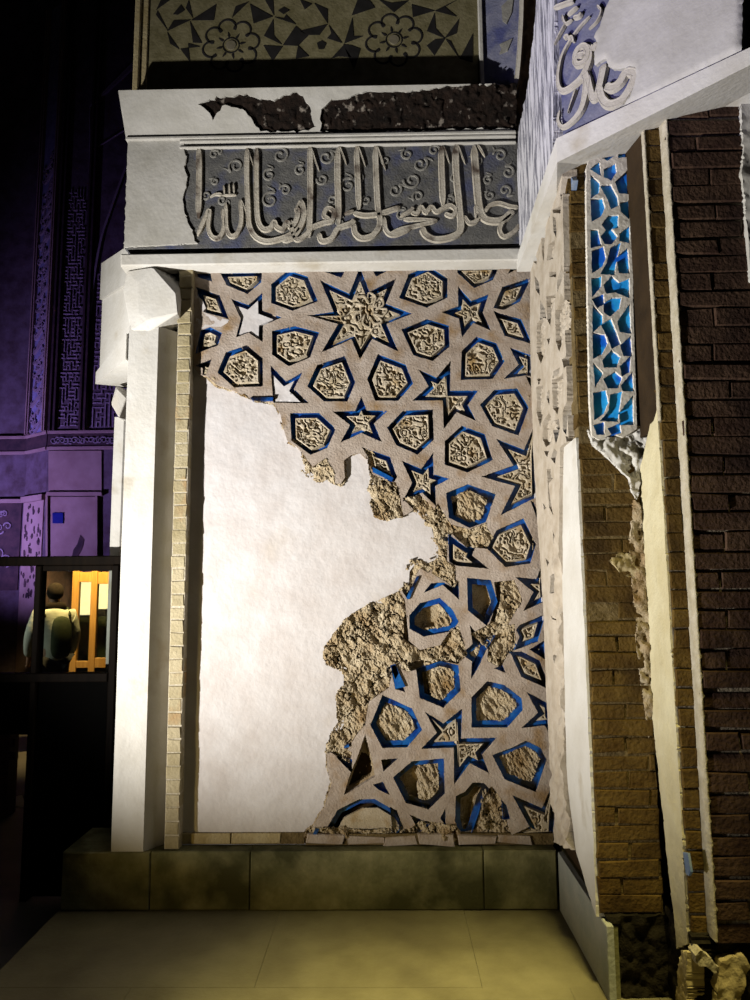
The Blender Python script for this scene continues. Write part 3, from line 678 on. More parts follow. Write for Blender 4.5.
S1 = [([(116,100),(118,300),(113,545)],38),
 ([(375,432),(382,560),(358,640),(315,658),(288,600),(284,450)],27), ([(375,430),(400,480),(412,525)],14,(1,.3)),
 ([(262,490),(276,590),(250,662),(205,668),(176,610),(182,500),(150,560),(108,655)],27),
 ([(418,105),(416,300),(424,480),(432,590),(470,662),(540,692),(640,672),(720,632),(752,600)],32),
 ([(418,110),(440,170),(455,215)],12,(1,.4)),
 ([(478,100),(476,330),(484,540),(515,612),(562,610),(588,572),(602,600),(640,618),(668,575),(690,600),(722,570),(738,500),(715,505)],32),
 ([(270,340),(276,395)],12), ([(304,330),(308,405)],12), ([(332,330),(336,392)],12), ([(262,405),(350,402)],9),
 ([(185,415),(220,398),(262,400)],20,(.4,1))]
S2 = [([(68,432),(88,520),(62,605),(20,665),(-50,690)],34), ([(68,430),(40,480),(30,510)],16,(1,.4)),
 ([(5,560),(15,640),(45,682),(100,650),(140,605),(205,578),(262,562),(274,505),(235,486),(212,530),(250,560)],28),
 ([(124,96),(126,250),(126,420),(120,665)],36), ([(128,100),(158,190),(182,250)],15,(1,.3)),
 ([(298,106),(298,300),(306,585)],38), ([(305,98),(330,150),(354,212)],15,(1,.3)),
 ([(414,96),(424,300),(432,492)],34), ([(420,92),(445,150),(472,220)],15,(1,.3)),
 ([(533,92),(540,300),(550,480),(562,580),(520,652),(450,672),(408,640),(398,580)],34), ([(540,92),(570,170),(598,245)],15,(1,.3)),
 ([(178,640),(200,690),(260,672),(300,612),(380,580),(405,556)],32), ([(395,515),(470,530),(560,520),(620,500),(690,478)],30),
 ([(588,540),(600,622),(650,652),(760,610)],28), ([(340,520),(400,500)],18)]
S3 = [([(238,90),(242,250),(250,432)],34), ([(250,88),(286,185)],15,(1,.3)),
 ([(322,80),(326,250),(345,450),(350,570),(300,612),(210,628),(150,602),(126,556)],36), ([(330,78),(378,192)],15,(1,.3)),
 ([(428,84),(440,250),(456,420),(482,500),(540,522),(600,510),(655,462)],40), ([(448,80),(492,150)],16,(1,.4)),
 ([(-60,606),(0,572),(110,545),(216,520)],30,(1,.6)), ([(216,515),(120,512),(20,512)],26,(.4,1)), ([(0,500),(60,462),(80,440)],20),
 ([(66,470),(98,480),(120,440),(150,472),(180,440),(212,468),(252,446),(290,432),(322,460),(300,492),(258,478)],24),
 ([(368,490),(400,532),(442,520),(458,470)],24), ([(440,425),(444,470),(450,520)],24),
 ([(488,472),(520,432),(570,418),(640,438),(684,442)],22), ([(662,470),(600,520),(576,572),(602,612),(660,582),(692,540)],24)]
strokes(mb, FG, 180, 130, 6.25, S1); strokes(mb, FG, 290, 130, 6.25, S2); strokes(mb, FG, 400, 130, 750/130, S3)
part('lettering', mb, M_letter, fz)
s6 = math.dist(*FG.px([(375, 200), (376, 200)]))
def sc_px(x, y): return FG.px([(x, y)], .006)[0]
SCR = [(214,154,5.2,1,0),(269,175,7,1,1),(280,155,9,-1,2),(215,181,4,1,2),(322,179,6,1,3),(326,157,8,-1,1),(332,200,6,1,4),(348,185,8,1,1),(358,178,6,-1,2),(407,154,6,1,2),(420,164,8,-1,1),
       (412,180,9,1,3),(418,196,6,-1,4),(488,180,5,1,1),(500,155,7,-1,3),(490,195,5,1,2),(505,190,6,1,5),(508,172,7,-1,2),(236,166,8,-1,4),(270,200,9,1,1),(285,190,6,-1,3),(300,170,6,1,1),(385,160,5,1,2),(395,190,7,-1,1),
       (366,200,5,1,2),(455,178,5,1,1),(450,200,5,-1,2),(222,200,5,-1,0),(206,195,5,1,3),(434,150,6,1,0),(402,215,6,1,1),(478,160,6,1,2),(340,222,5,1,1)]
for x, y, r, d, a in SCR:
    mb = MB(); c = sc_px(x, y); ribbon(mb, FG, spiral(c[0], c[1], r*s6, 1.25, a, d), 2.3*s6, .008, 0, -.001, (1, .8), False)
    e = sc_px(x+r*math.cos(a)*1.0, y-r*math.sin(a)); e2 = (e[0]+r*s6*1.2*math.cos(a+1.4*d), e[1]+r*s6*1.2*math.sin(a+1.4*d))
    ribbon(mb, FG, [e, ((e[0]+e2[0])/2+.01, (e[1]+e2[1])/2), e2], 3.2*s6, .007, 0, -.001, (1, .2), False)
    part('scroll', mb, M_scroll, fz)

# ------------------------------------------------------------------ cornice
co = thing('cornice', 'sloping white plaster cornice above the lettering, broken away in two dark patches', 'cornice', (-.35, YF, 4.15))
FC = Frame((0, YF, 4.152), (1, 0, 0), (0, -.08, .24)); CL = math.hypot(.08, .24)
mb = MB()
prof = [(YF+.02, 4.155), (YF-.055, 4.385), (.30, 4.385), (.30, 4.155)]
vs = [(-1.445-(.024 if i in (1, 2) else 0), y, z) for i, (y, z) in enumerate(prof)]+[(.76, y, z) for y, z in prof]
mb.add(vs, [[0, 1, 2, 3], [7, 6, 5, 4]]+[[i, 4+i, 4+(i+1) % 4, (i+1) % 4] for i in range(4)]); part('core', mb, M_charred, co)
face = [(-1.459, 0), (.75, 0), (.745, CL), (-1.483, CL)]
pat = [loc(100, 60, 3, [(293,130),(330,118),(370,106),(440,103),(480,116),(520,117),(560,100),(590,94),(618,125),(630,150),(645,205),(600,216),(480,214),(462,190),(430,150),(375,133),(340,182),(318,150)]),
       loc(330, 60, 3, [(-25,145),(-5,125),(60,112),(100,94),(250,92),(330,80),(440,74),(557,68),(562,206),(430,206),(300,212),(120,216),(0,216),(-30,212)])]
pat = [ccw(FC.px(p)) for p in pat]; pat = [resample(p, .02, .004) for p in pat]
child(relief('plaster_face', FC, [face]+pat, lambda P: inside(P, face) & ~in_any(P, pat), .016, plain(0, .002, 12, 6), -.022, M_frieze), co)
mx = [min(p, key=lambda t: t[0])[0] for p in pat]
for p in pat:
    child(relief('broken_core', FC, [p], lambda P, p=p: inside(P, p), .008, lambda P: -.022+.05*(fbm(P[:, 0]*30, P[:, 1]*30, 3, 5)-.45), -.05, M_charred), co)

# ------------------------------------------------------------------ painted panel over the cornice
YN = -.05; NF = Frame((0, YN, 0), (1, 0, 0))
pp = thing('painted_panel', 'ochre wall panel painted with dark stars and rosettes above the cornice', 'painted panel', (-.4, YN, 4.39))
x0, x1 = onY(147, 60, YN)[0], onY(481, 60, YN)[0]
mb = MB(); mb.fbox(NF, x0, x1, 4.388, 6.0, -.10, 0, 0, 0); part('ground', mb, M_niche, pp)
mb = MB(); mb.fbox(NF, x0-.040, x0+.004, 4.388, 6.0, -.12, .012, 0, .004); mb.fbox(NF, x0-.072, x0-.036, 4.388, 6.0, -.12, .03, 0, .006); part('side_moulding', mb, M_yellow, pp)
mb = MB(); mb.fbox(NF, x1-.012, x1+.012, 4.388, 6.0, -.1, .03, 0, .004); part('side_moulding', mb, M_frieze, pp)
DK = [(130,[[(255,85),(360,18),(350,85)],[(425,75),(495,8),(440,28)],[(500,18),(595,70),(515,98)],[(602,72),(690,102),(650,62),(640,78)],[(690,110),(637,188),(700,192),(742,150)],[(597,80),(558,150),(632,186),(600,150)],
 [(637,195),(595,256),(556,190)],[(210,205),(250,258),(242,182),(292,195)],[(155,130),(252,84),(182,86)],[(155,135),(205,206),(167,182)],[(115,45),(156,126),(108,62)],[(110,42),(165,2),(128,2)],[(245,0),(262,76),(232,34)],
 [(250,90),(300,180),(262,178)],[(180,60),(212,20),(228,44),(200,62)],[(640,30),(665,44),(640,60),(618,44)],[(545,-30),(600,66),(596,-10)],[(700,190),(745,235),(690,245)]]),
 (300,[[(215,65),(312,33),(290,3),(240,0)],[(115,98),(60,15),(115,40)],[(0,130),(115,102),(82,146),(28,146)],[(120,106),(175,180),(113,160),(130,140)],[(180,186),(226,292),(252,205),(215,190)],[(218,75),(224,152),(262,152),(184,182)],
 [(330,0),(392,52),(452,4),(380,14)],[(465,20),(560,46),(470,72)],[(562,46),(652,70),(604,30),(655,0)],[(560,55),(528,130),(602,160),(565,120)],[(602,160),(662,80),(652,140)],[(605,162),(560,232),(528,190),(560,166)],
 [(607,165),(662,242),(627,172)],[(70,180),(90,170),(110,182),(100,205),(78,205)],[(180,190),(130,245),(160,235),(215,240)],[(0,0),(50,18),(20,40)],[(665,245),(720,260),(720,140)]])]
mb = MB()
for ox, L_ in DK:
    for t in L_:
        p = NF.px(loc(ox, 0, 750/180, t)); mb.plate(NF, p, -.002, .003)
for x, y in ((231, 45.5), (394, 40)):
    c = NF.px([(x, y)])[0]; s_ = math.dist(*NF.px([(x, y), (x+1, y)]))
    for k in range(8):
        a = k*math.pi/4+.2; cc = (c[0]+20*s_*math.cos(a), c[1]+20*s_*math.sin(a))
        ribbon(mb, NF, [(cc[0]+8.5*s_*math.cos(a+t), cc[1]+8.5*s_*math.sin(a+t)) for t in np.linspace(-2.1, 2.1, 11)], 2.2*s_, .003, 0, 0, (1, 1), False)
        ribbon(mb, NF, [(c[0]+9*s_*math.cos(a), c[1]+9*s_*math.sin(a)), (c[0]+15*s_*math.cos(a), c[1]+15*s_*math.sin(a))], 3.4*s_, .003, 0, 0, (1, .3), False)
    ribbon(mb, NF, [(c[0]+8*s_*math.cos(t), c[1]+8*s_*math.sin(t)) for t in np.linspace(0, 6.3, 20)], 1.3*s_, .003, 0, 0, (1, 1), False)
part('star_pattern', mb, M_motif, pp)
mb = MB()
for x, y in ((231, 45.5), (394, 40)):
    c = NF.px([(x, y)])[0]; mb.plate(NF, [(c[0]+5*s_*math.cos(t), c[1]+5*s_*math.sin(t)) for t in np.linspace(0, 6.28, 17)[:-1]], -.002, .005)
part('rosette_centre', mb, M_motif2, pp)
# angled blue panel beside it
pA = onY(482, 40, YN); pB = onY(520, 40, -.14)
BF = Frame((pA[0], pA[1], 0), (pB[0]-pA[0], pB[1]-pA[1], 0)); 
bp = thing('painted_panel', 'narrow angled panel painted blue grey, right of the star patterned panel', 'painted panel', (pA[0]+.1, 0, 4.39))
W_ = math.hypot(pB[0]-pA[0], pB[1]-pA[1])
poly = [(0, 4.39), (W_*.86, 4.39), (W_*.98, 4.6), (W_*1.1, 4.95), (W_*1.2, 5.6), (0, 5.6)]
child(relief('ground', BF, [poly], lambda P: inside(P, ccw(poly)), .03, lambda P: .01*fbm(P[:, 0]*9, P[:, 1]*5, 3), -.05, M_ground2), bp)
mb = MB()
ribbon(mb, BF, poly[1:5], .030, .018, 0, .004, (1, 1)); ribbon(mb, BF, [(.02, 4.40), (W_*.5, 4.41), (W_*.84, 4.41)], .03, .014, 0, .004)
part('border', mb, M_letter2, bp)
mb = MB()
for pts in ([(490+12,50),(500,46),(513,40),(508,52),(500,55)], [(502,8),(508,2),(514,0),(512,15),(507,25),(503,22)]):
    mb = MB(); mb.plate(BF, BF.px(pts), .0, .014); part('leaf_ornament', mb, M_scroll, bp)

# ------------------------------------------------------------------ right side: frieze turning the corner
P1 = onY(518, 250, -.155); P2 = np.array([.795, -.93, 0]); 
SF = Frame((.757, -.12, 0), (P2[0]-.757, P2[1]+.12, 0)); SW = math.hypot(P2[0]-.757, P2[1]+.12)
DF = Frame((P2[0], P2[1], 0), (.7071, -.7071, 0))
sfz = thing('corner_frieze', 'scratched lavender grey plaster frieze on the short wall right of the strapwork', 'frieze', (.8, -.5, 3.5))
sp_ = ccw(SF.px([(537,-12),(533,40),(526,95),(518,132),(516,200),(516,250),(521.5,243),(553,147),(554.5,60),(554,-12)]))
def h_sf(P): return .012*(fbm(P[:, 0]*30, P[:, 1]*3.5, 5, 4)-.5) + .004*(fbm(P[:, 0]*90, P[:, 1]*9, 8)-.5)
child(relief('plaster_field', SF, [resample(sp_, .02, .003)], lambda P: inside(P, sp_), .012, h_sf, -.05, M_streak), sfz)
br = ccw(PANEL.lift(.06).px([(522,-12),(539,-12),(534,50),(527,95),(520,134),(513,134),(510,82),(519,60)]))
child(relief('broken_core', PANEL.lift(.06), [br], lambda P: inside(P, br), .01, lambda P: .08*(fbm(P[:, 0]*22, P[:, 1]*12, 5, 5)-.5), -.1, M_rubble), sfz)

dz = thing('inscription_frieze', 'angled slate blue frieze with large cream Arabic lettering and smooth plaster above the tile strip', 'inscription', (1.1, -1.2, 3.5))
xe = DF.px([(744, 60)])[0][0]
zl = lambda u: DF.px([(560, 140)])[0][1] + (DF.px([(741, 54)])[0][1]-DF.px([(560, 140)])[0][1])*u/xe
mb = MB(); vs = []
body = [(0, 0), (xe, 0)]
A0 = (P2[0], P2[1]); A1 = (P2[0]+.7071*xe, P2[1]-.7071*xe)
mb.prism([(A0[0]+.012, A0[1]+.012), (A1[0]+.01, A1[1]+.01), (A1[0]+.30, A1[1]+.15), (A0[0]+.30, A0[1]+.5)], 3.72, 6.2)
mb.prism([(A0[0]+.012, A0[1]+.012), (A1[0]+.01, A1[1]+.01), (A1[0]+.04, A1[1]+.04), (A0[0]+.04, A0[1]+.04)], 3.53, 3.72)
part('ground', mb, M_ground2, dz)
pe = DF.px(loc(540, 0, 7.14, [(492,-90),(492,0),(462,60),(445,130),(425,190),(398,232),(385,270),(405,290),(400,340),(385,380),(385,440),(395,470),(440,430),(472,415),(490,470),(520,490),(560,492),(640,480),(680,500),(682,560),(660,640),(640,690),(600,745),(520,775)]))
pr_ = pe + [(x, y) for x, y in DF.px([(640, 100), (742, 50), (743, -14)])]
pr_ = ccw(pr_); rs = resample(pr_, .012, .0015)
def h_dp(P): return .012*sm(0, .012, edist(P, rs)) + .005*(fbm(P[:, 0]*7, P[:, 1]*7, 3)-.5)
child(relief('plaster_patch', DF, [rs], lambda P: inside(P, rs), .014, h_dp, -.02, M_frieze), dz)
# letters
mb = MB()
L1 = [([(300,372),(262,384),(236,415),(250,446),(292,432),(318,400),(326,350),(300,312),(262,330),(240,370),(236,410)],30),
 ([(300,330),(328,345),(332,420),(292,520),(222,592),(150,632),(116,600),(112,500),(150,350),(250,190),(335,95)],46,(1,.16)),
 ([(300,505),(316,560),(308,650),(278,765),(212,850),(145,892),(112,850),(122,770)],44,(1,.3)),
 ([(318,505),(348,640),(366,690),(398,650),(425,540),(445,440)],40,(.8,1)),
 ([(405,600),(428,690),(480,732),(560,706),(612,645),(655,560),(664,512),(602,502),(556,572),(500,612),(448,600)],42),
 ([(340,315),(365,330),(395,285)],26), ([(142,90),(165,150),(210,120)],16,(1,.4)), ([(165,150),(110,250),(85,300)],10,(1,.4)), ([(155,262),(175,240),(195,268)],16), ([(185,265),(210,250),(222,280)],16), ([(240,620),(205,720),(180,790)],12,(1,.4)), ([(250,30),(180,90)],12), ([(220,110),(260,100),(280,70)],16),([(80,40),(160,10),(220,-10)],18), ([(390,20),(420,60),(390,130),(330,190)],12,(1,.3))]
strokes(mb, DF, 540, 0, 7.14, L1, 0, .020, -.012, .88)
part('lettering', mb, M_letter2, dz)

# moulding carried along both faces, with a plain soffit
mo = thing('frieze_moulding', 'white moulding strip with plain soffit under the corner frieze and the angled frieze', 'moulding', (.8, -.6, 3.45))
def beam(mb, path, inner, rise=(0, .17, .22)):
    """path: (x,y,zb,zt) along the face; inner: matching points behind"""
    n = len(path)
    vs = [(x, y, zb) for x, y, zb, zt in path]+[(x, y, zt) for x, y, zb, zt in path]+[(*inner[i], path[i][2]+rise[i]) for i in range(n)]+[(*inner[i], path[i][3]) for i in range(n)]
    fs = []
    for i in range(n-1):
        j = i+1
        fs += [[i, j, n+j, n+i], [n+i, n+j, 3*n+j, 3*n+i], [2*n+i, 2*n+j, j, i]]
    fs += [[0, n, 3*n, 2*n], [n-1, 3*n-1, 4*n-1, 2*n-1]]
    mb.add(vs, fs)
pm = [onY(521.5, 252, -.15), on_plane((558.5, 158), SF.O+SF.n*.02, SF.n)]
e1 = (P2[0]-.012, P2[1]-.022)
zA, zA2 = on_plane((522.5, 256), SF.O+SF.n*.03, SF.n)[2], on_plane((521.5, 243), SF.O+SF.n*.03, SF.n)[2]
DM = DF.lift(.03)
zB, zB2 = DM.px([(562, 160)])[0][1], DM.px([(557, 138)])[0][1]
zC, zC2 = DM.px([(748, 66)])[0][1], DM.px([(741, 52)])[0][1]
print('SOFFIT', zA, zA2, zB, zB2, zC, zC2, xe)
mb = MB(); xe2 = xe+.04
beam(mb, [(.740, -.10, zA, zA2), (P2[0]-.026, P2[1]-.016, zB, zB2), (P2[0]-.02+.7071*xe2, P2[1]-.022-.7071*xe2, zC, zC2)],
     [(.95, -.10), (1.25, -.6), (2.1, -1.2)])
part('strip', mb, M_white, mo)

# ------------------------------------------------------------------ short side wall with white lattice, and its plaster edge
XS = .835; SX = Frame((XS, 0, 0), (0, -1, 0))
lat = thing('lattice_panel', 'narrow white stucco lattice panel on the short side wall, seen edge on beside the strapwork', 'wall panel', (XS, -.3, Z0))
lp = ccw(SX.px([(534,268),(548,222),(562,166),(567,170),(570,330),(573.5,440),(565,447),(564,500),(564,560),(564,600),(566,700),(567,760),(572,830),(577,850),(558,842),(553,760),(547,600),(540,500),(536,430),(534,330)]))
cells = [('P',515,310,[(132,80),(150,60),(182,90),(182,240),(155,315),(130,250)]),('P',515,310,[(240,0),(300,-10),(305,60),(290,170),(262,245),(240,180)]),('P',515,310,[(222,410),(262,395),(285,370),(288,440),(252,612),(225,580)]),
 ('P',515,310,[(128,450),(165,445),(176,560),(150,690),(130,600)]),('P',515,310,[(170,655),(200,600),(225,640),(228,780),(185,805),(165,760)]),
 ('B',515,310,[(150,18),(172,65),(150,82)]),('B',515,310,[(188,20),(218,8),(210,95),(193,60)]),('B',515,310,[(278,290),(308,268),(312,320),(290,345)]),('B',515,310,[(228,362),(268,336),(262,375),(222,400)]),
 ('B',515,310,[(188,170),(212,160),(200,205)]),('B',515,310,[(298,740),(322,748),(312,795)]),('B',515,310,[(215,870),(232,815),(248,830),(236,905)]),('B',515,310,[(172,828),(202,828),(190,865)]),('B',515,310,[(133,402),(155,405),(142,442)]),
 ('B',515,310,[(285,590),(322,508),(302,740),(283,705)]),('B',515,310,[(222,655),(260,640),(268,690),(245,790),(228,720)]),('B',515,310,[(305,210),(318,165),(318,220)]),('B',515,310,[(190,480),(205,470),(205,560),(188,520)]),('B',515,310,[(200,950),(225,990),(200,1020)]),
 ('B',515,150,[(118,735),(142,780),(147,855),(124,820)]),('B',515,150,[(253,760),(277,675),(292,720),(250,845)]),('P',515,150,[(243,965),(275,845),(303,900),(303,985),(240,985)]),('P',515,150,[(186,860),(240,850),(235,960),(190,1000)]),('B',515,150,[(150,880),(178,935),(186,990),(152,980)]),
 ('B',515,150,[(222,352),(272,328),(268,372),(226,372)]),('B',515,150,[(188,372),(212,365),(205,400)]),('B',515,150,[(204,716),(242,716),(242,746),(204,746)]),('B',515,150,[(224,392),(240,400),(247,515),(228,480)]),('P',515,150,[(158,440),(182,400),(172,662),(160,600)]),('B',515,150,[(110,600),(130,642),(130,672),(113,660)]),('P',515,150,[(195,560),(235,530),(225,640),(190,650)]),('B',515,150,[(280,160),(292,180),(275,300),(268,260)]),
 ('P',520,470,[(124,-5),(142,-5),(132,80),(152,205),(133,170)]),('B',520,470,[(105,148),(122,172),(110,182)]),('B',520,470,[(140,480),(162,468),(152,562),(138,560)]),('B',520,470,[(150,270),(160,300),(155,340)]),('B',520,470,[(118,400),(135,420),(125,440)]),('B',520,470,[(140,660),(165,690),(150,680)]),('B',520,470,[(150,840),(165,845),(155,880)])]
sc_ = {515: 5.88, 520: 4.55}
lc = []
for kd, ox, oy, pts in cells: lc.append((kd, ccw(SX.px(loc(ox, oy, sc_[ox], pts), .02))))
lcp = [p for _, p in lc]
ztop_l = SX.px([(560, 500)])[0][1]
def h_lat(P):
    low = sm(1.95, 1.55, P[:, 1])*sm(.30, .42, P[:, 0]) + sm(1.1, .6, P[:, 1])*.6
    n = fbm(P[:, 0]*16, P[:, 1]*13, 3, 5)-.5
    return .022 + .006*(fbm(P[:, 0]*20, P[:, 1]*14, 2)-.5) + np.clip(low, 0, 1)*(.09*n-.004)
child(relief('strapwork', SX, [lp]+lcp, lambda P: inside(P, lp) & ~in_any(P, lcp), .011, h_lat, -.045, M_lattice, jit=.0012), lat)
for kd, p in lc:
    mb = MB(); mb.plate(SX, p, -.04, -.018)
    child(mb.build('blue_inlay' if kd == 'B' else 'recess', M_bluefade if kd == 'B' else M_lattice), lat)
    if kd == 'P':
        q = inset(p, .012)
        if area(q) > 0:
            q = ccw(q); child(relief('carved_plaque', SX, [q], lambda P, q=q: inside(P, q), .008, carve(5, .012, .03, lvl=.004), -.02, M_lattice), lat)
se = thing('plaster_edge', 'bright smooth plaster strip on the forward edge of the short side wall', 'plaster strip', (XS, -.8, Z0))
ep = SX.px([(574,440),(563,446),(563,560),(564,600),(566,700),(568,780),(577,852)]); ep = [(min(u, .838), v) for u, v in ep] + [(.838, Z0), (.838, ep[0][1])]
ep = ccw(ep); er = resample(ep, .02, .0015)
child(relief('plaster', SX, [er], lambda P: inside(P, ep), .014, lambda P: .006+.003*(fbm(P[:, 0]*12, P[:, 1]*12, 2)-.5)*2, -.03, M_white), se)

# ------------------------------------------------------------------ stepped brick pier
YA, YB, YC = -.85, -1.10, -1.165; XB, XC = 1.095, 1.163
fA = Frame((0, YA, 0), (1, 0, 0)); fB = Frame((0, YB, 0), (1, 0, 0)); fC = Frame((0, YC, 0), (1, 0, 0))
pier = thing('brick_pier', 'brown brick face behind and below the turquoise tile strip', 'brick pier', (.96, YA, Z0))
child(bricks('brickwork', fA, .840, 1.094, .30, 3.72, .068, .24, M_brick, M_mortar, None, .008, .006, .0025, .11, 0, .004, .02), pier)
pb = thing('brick_pier', 'slim dark brick face between the long pale plaster reveal and the outer brick pier', 'brick pier', (1.13, YB, Z0))
child(bricks('brickwork', fB, XB+.004, XC, .33, 3.72, .074, .3, M_brick, M_mortarmid, None, .007, .010, .0018, .09, 0, .003), pb)
pc = thing('brick_pier', 'outermost dark red brown brick pier at the right border', 'brick pier', (1.4, YC, Z0))
child(bricks('brickwork', fC, XC+.004, 1.85, .33, 3.72, .0745, .30, M_brickred, M_mortarmid, None, .009, .012, .0025, .10, 0, .006), pc)
# pale ragged mortar along the arrises
def arris(name, x, y0, y1, z0, z1, m, par, amp=.006, wid=.012):
    mb = MB(); n = int((z1-z0)/.012); rows = []
    for i in range(n+1):
        z = z0+(z1-z0)*i/n; t = fbm(np.array([z*13.]), np.array([x*10]), 3, 5)[0]-.5; t2 = fbm(np.array([z*30.]), np.array([x*17]), 9, 3)[0]-.5
        bulge = .010*max(0, math.cos(2*math.pi*z/.0745))**6
        w = wid+amp*2*t+bulge
        rows += [(x-.002+.004*t2, y0, z), (x-.004-.006*abs(t), (y0+y1)/2, z), (x-.003+.006*t, y1-.002-.004*t2, z), (x+.004, y1-.003, z), (x+max(.004, w), y1-.001, z), (x+max(.006, w)+.004, y1+.012, z)]
    k = 6
    mb.add(rows, [[i*k+j, i*k+j+1, (i+1)*k+j+1, (i+1)*k+j] for i in range(n) for j in range(k-1)], 0, True)
    return child(mb.build(name, m), par)
zsw = on_plane((653, 425), (XB, 0, 0), (1, 0, 0))[2]
arris('edge_mortar', XC, YB+.004, YC, .34, 3.66, M_mortarlt, pc, .004, .003)
arris('edge_mortar', XB, YB+.025, YB, zsw, 3.66, M_mortarlt, pb, .004, .002)
rev = thing('plaster_reveal', 'long pale plastered reveal strip between two brick faces, lit from the left', 'plaster strip', (XB, -.97, Z0))
RF = Frame((XB, 0, 0), (0, -1, 0))
rp = RF.px([(637,474),(646,446),(651,425),(655,420)]) + [(1.088, zsw+.05), (1.088, .34)] + RF.px([(694,950),(678,948),(673,900),(662,800),(653,720),(648,620),(645,560),(640,500)])
rp = ccw([(min(1.088, max(.845, u)), v) for u, v in rp]); rr_ = resample(rp, .02, .003)
child(relief('plaster', RF, [rr_], lambda P: inside(P, rp), .014, lambda P: .004+.010*(fbm(P[:, 0]*14, P[:, 1]*11, 2, 5)-.5), -.03, M_cream), rev)
mb = MB(); mb.fbox(RF, .84, 1.085, zsw-.02, 3.66, -.05, -.002, 0, .003)
dk = mb.build('dark_reveal', M_brown); tag(dk, 'dark brown rendered strip between the turquoise tile strip and the slim brick face', 'render strip')
# blue glazed sliver on the reveal
mb = MB(); mb.plate(RF, ccw(RF.px([(685,852),(690,853),(693,872),(691,876),(688,874)])), 0, .008)
child(mb.build('blue_fragment', M_bluefade), rev)

# turquoise tile strip
ts = thing('tile_strip', 'upright strip of turquoise glazed tiles set in white interlaced strapwork on the brick pier', 'tile panel', (.95, YA, 2.3))
TF = Frame((0, YA-.012, 0), (1, 0, 0)); TH = .017
to = ccw(TF.px([(591,153),(606,146),(631,143.5),(632.8,220),(633,300),(635.5,380),(637,429),(624,437),(612,434),(600,440),(592,436),(590,400),(588,300),(586.5,200),(586.5,168)], TH))
TC = [(140,[(140,100),(175,45),(225,33),(222,80),(170,118)]),(140,[(255,30),(290,50),(290,95),(250,100)]),(140,[(80,180),(115,153),(120,205)]),(140,[(160,190),(215,160),(220,190),(190,240),(160,225)]),(140,[(232,265),(298,203),(300,325),(250,322)]),(140,[(78,238),(115,270),(110,320),(80,342)]),
 (140,[(140,290),(190,288),(225,355),(232,400),(200,418),(185,370)]),(140,[(78,378),(135,373),(147,420),(120,472),(82,492)]),(140,[(260,400),(300,388),(300,472),(265,440)]),(140,[(148,530),(185,480),(230,478),(228,540),(165,550)]),(140,[(78,568),(105,570),(122,652),(78,662)]),
 (140,[(142,605),(185,553),(222,600),(190,642),(162,640)]),(140,[(258,590),(300,558),(300,632),(258,622)]),(140,[(84,700),(140,678),(153,730),(130,782),(86,812)]),(140,[(200,680),(242,658),(222,740),(207,832),(145,828),(178,770)]),(140,[(240,740),(292,693),(300,822),(255,822)]),
 (140,[(82,872),(125,863),(122,910),(86,952)]),(140,[(160,910),(200,863),(247,900),(232,942),(172,948)]),(140,[(258,895),(300,878),(300,972),(242,950)]),
 (290,[(90,60),(140,38),(142,80),(112,97)]),(290,[(160,90),(205,58),(247,58),(237,110),(185,152),(160,132)]),(290,[(245,200),(303,118),(310,262),(258,252)]),(290,[(90,118),(132,160),(132,200),(90,242)]),(290,[(145,222),(190,193),(222,270),(242,330),(205,350),(182,290)]),
 (290,[(90,278),(150,288),(163,330),(130,392),(94,412)]),(290,[(264,350),(310,308),(316,402),(280,402)]),(290,[(152,442),(200,388),(242,420),(222,472),(158,474)]),(290,[(262,480),(306,438),(302,502),(270,522)]),(290,[(94,480),(132,520),(112,560),(96,602)]),
 (290,[(160,560),(220,523),(252,550),(232,602),(182,604)]),(290,[(268,600),(320,538),(326,622),(276,622)]),(290,[(94,650),(155,638),(168,700),(142,762),(100,792)]),(290,[(200,660),(252,648),(228,812),(150,808),(190,760)]),(290,[(258,770),(322,688),(326,832),(262,832)]),(290,[(100,850),(142,838),(142,892),(112,892)]),(290,[(190,870),(242,848),(247,882),(208,897)])]
tc = [inset(TF.px(loc(580, oy, 6.25, p), TH), -.0085) for oy, p in TC]
child(relief('strapwork', TF, [to]+tc, lambda P: inside(P, to) & ~in_any(P, tc), .008, lambda P: TH+.003*(fbm(P[:, 0]*40, P[:, 1]*40, 2)-.5), -.01, M_tilestrap, jit=.0008), ts)
for n, p in enumerate(tc):
    mb = MB(); c = np.mean(p, 0); t = RNG.normal(0, .0015, 2)
    mb.plate(TF, p, -.006, .004+float(RNG.normal(0, .001))); child(mb.build('turquoise_tile', M_turq), ts)
# crumbled plaster under the strip and on the corner of the brick face
cr = thing('broken_plaster', 'crumbled white plaster hanging below the turquoise tile strip', 'broken plaster', (1.03, YA, 2.0))
cp_ = ccw(fA.px([(589,428),(600,437),(622,436),(637,424),(650,424),(648,440),(644,452),(642,470),(640,500),(634,492),(630,478),(620,468),(606,454),(594,444)], .03)); cpr = resample(cp_, .012, .003)
child(relief('plaster', fA, [cpr], lambda P: inside(P, cp_), .006, lambda P: .022+.05*(fbm(P[:, 0]*22, P[:, 1]*22, 6, 3)-.5)+.03*(np.floor(5*fbm(P[:, 0]*45+P[:, 1]*20, P[:, 1]*30, 6, 3))/5-.5), -.02, M_white), cr)
for k, pts in enumerate(([(610,560),(622,552),(636,556),(640,570),(632,578),(622,574)], [(634,500),(640,505),(646,560),(648,620),(642,640),(634,600),(630,540)], [(640,580),(650,600),(654,700),(650,740),(644,700),(636,640)])):
    qq = ccw(fA.px(pts, .01)); rq2 = resample(qq, .012, .004)
    child(relief('mortar_patch', fA, [rq2], lambda P, qq=qq: inside(P, qq), .007, lambda P: .008+.05*(fbm(P[:, 0]*26, P[:, 1]*26, 8, 5)-.5), -.02, M_rubble if k else M_yellow), cr)
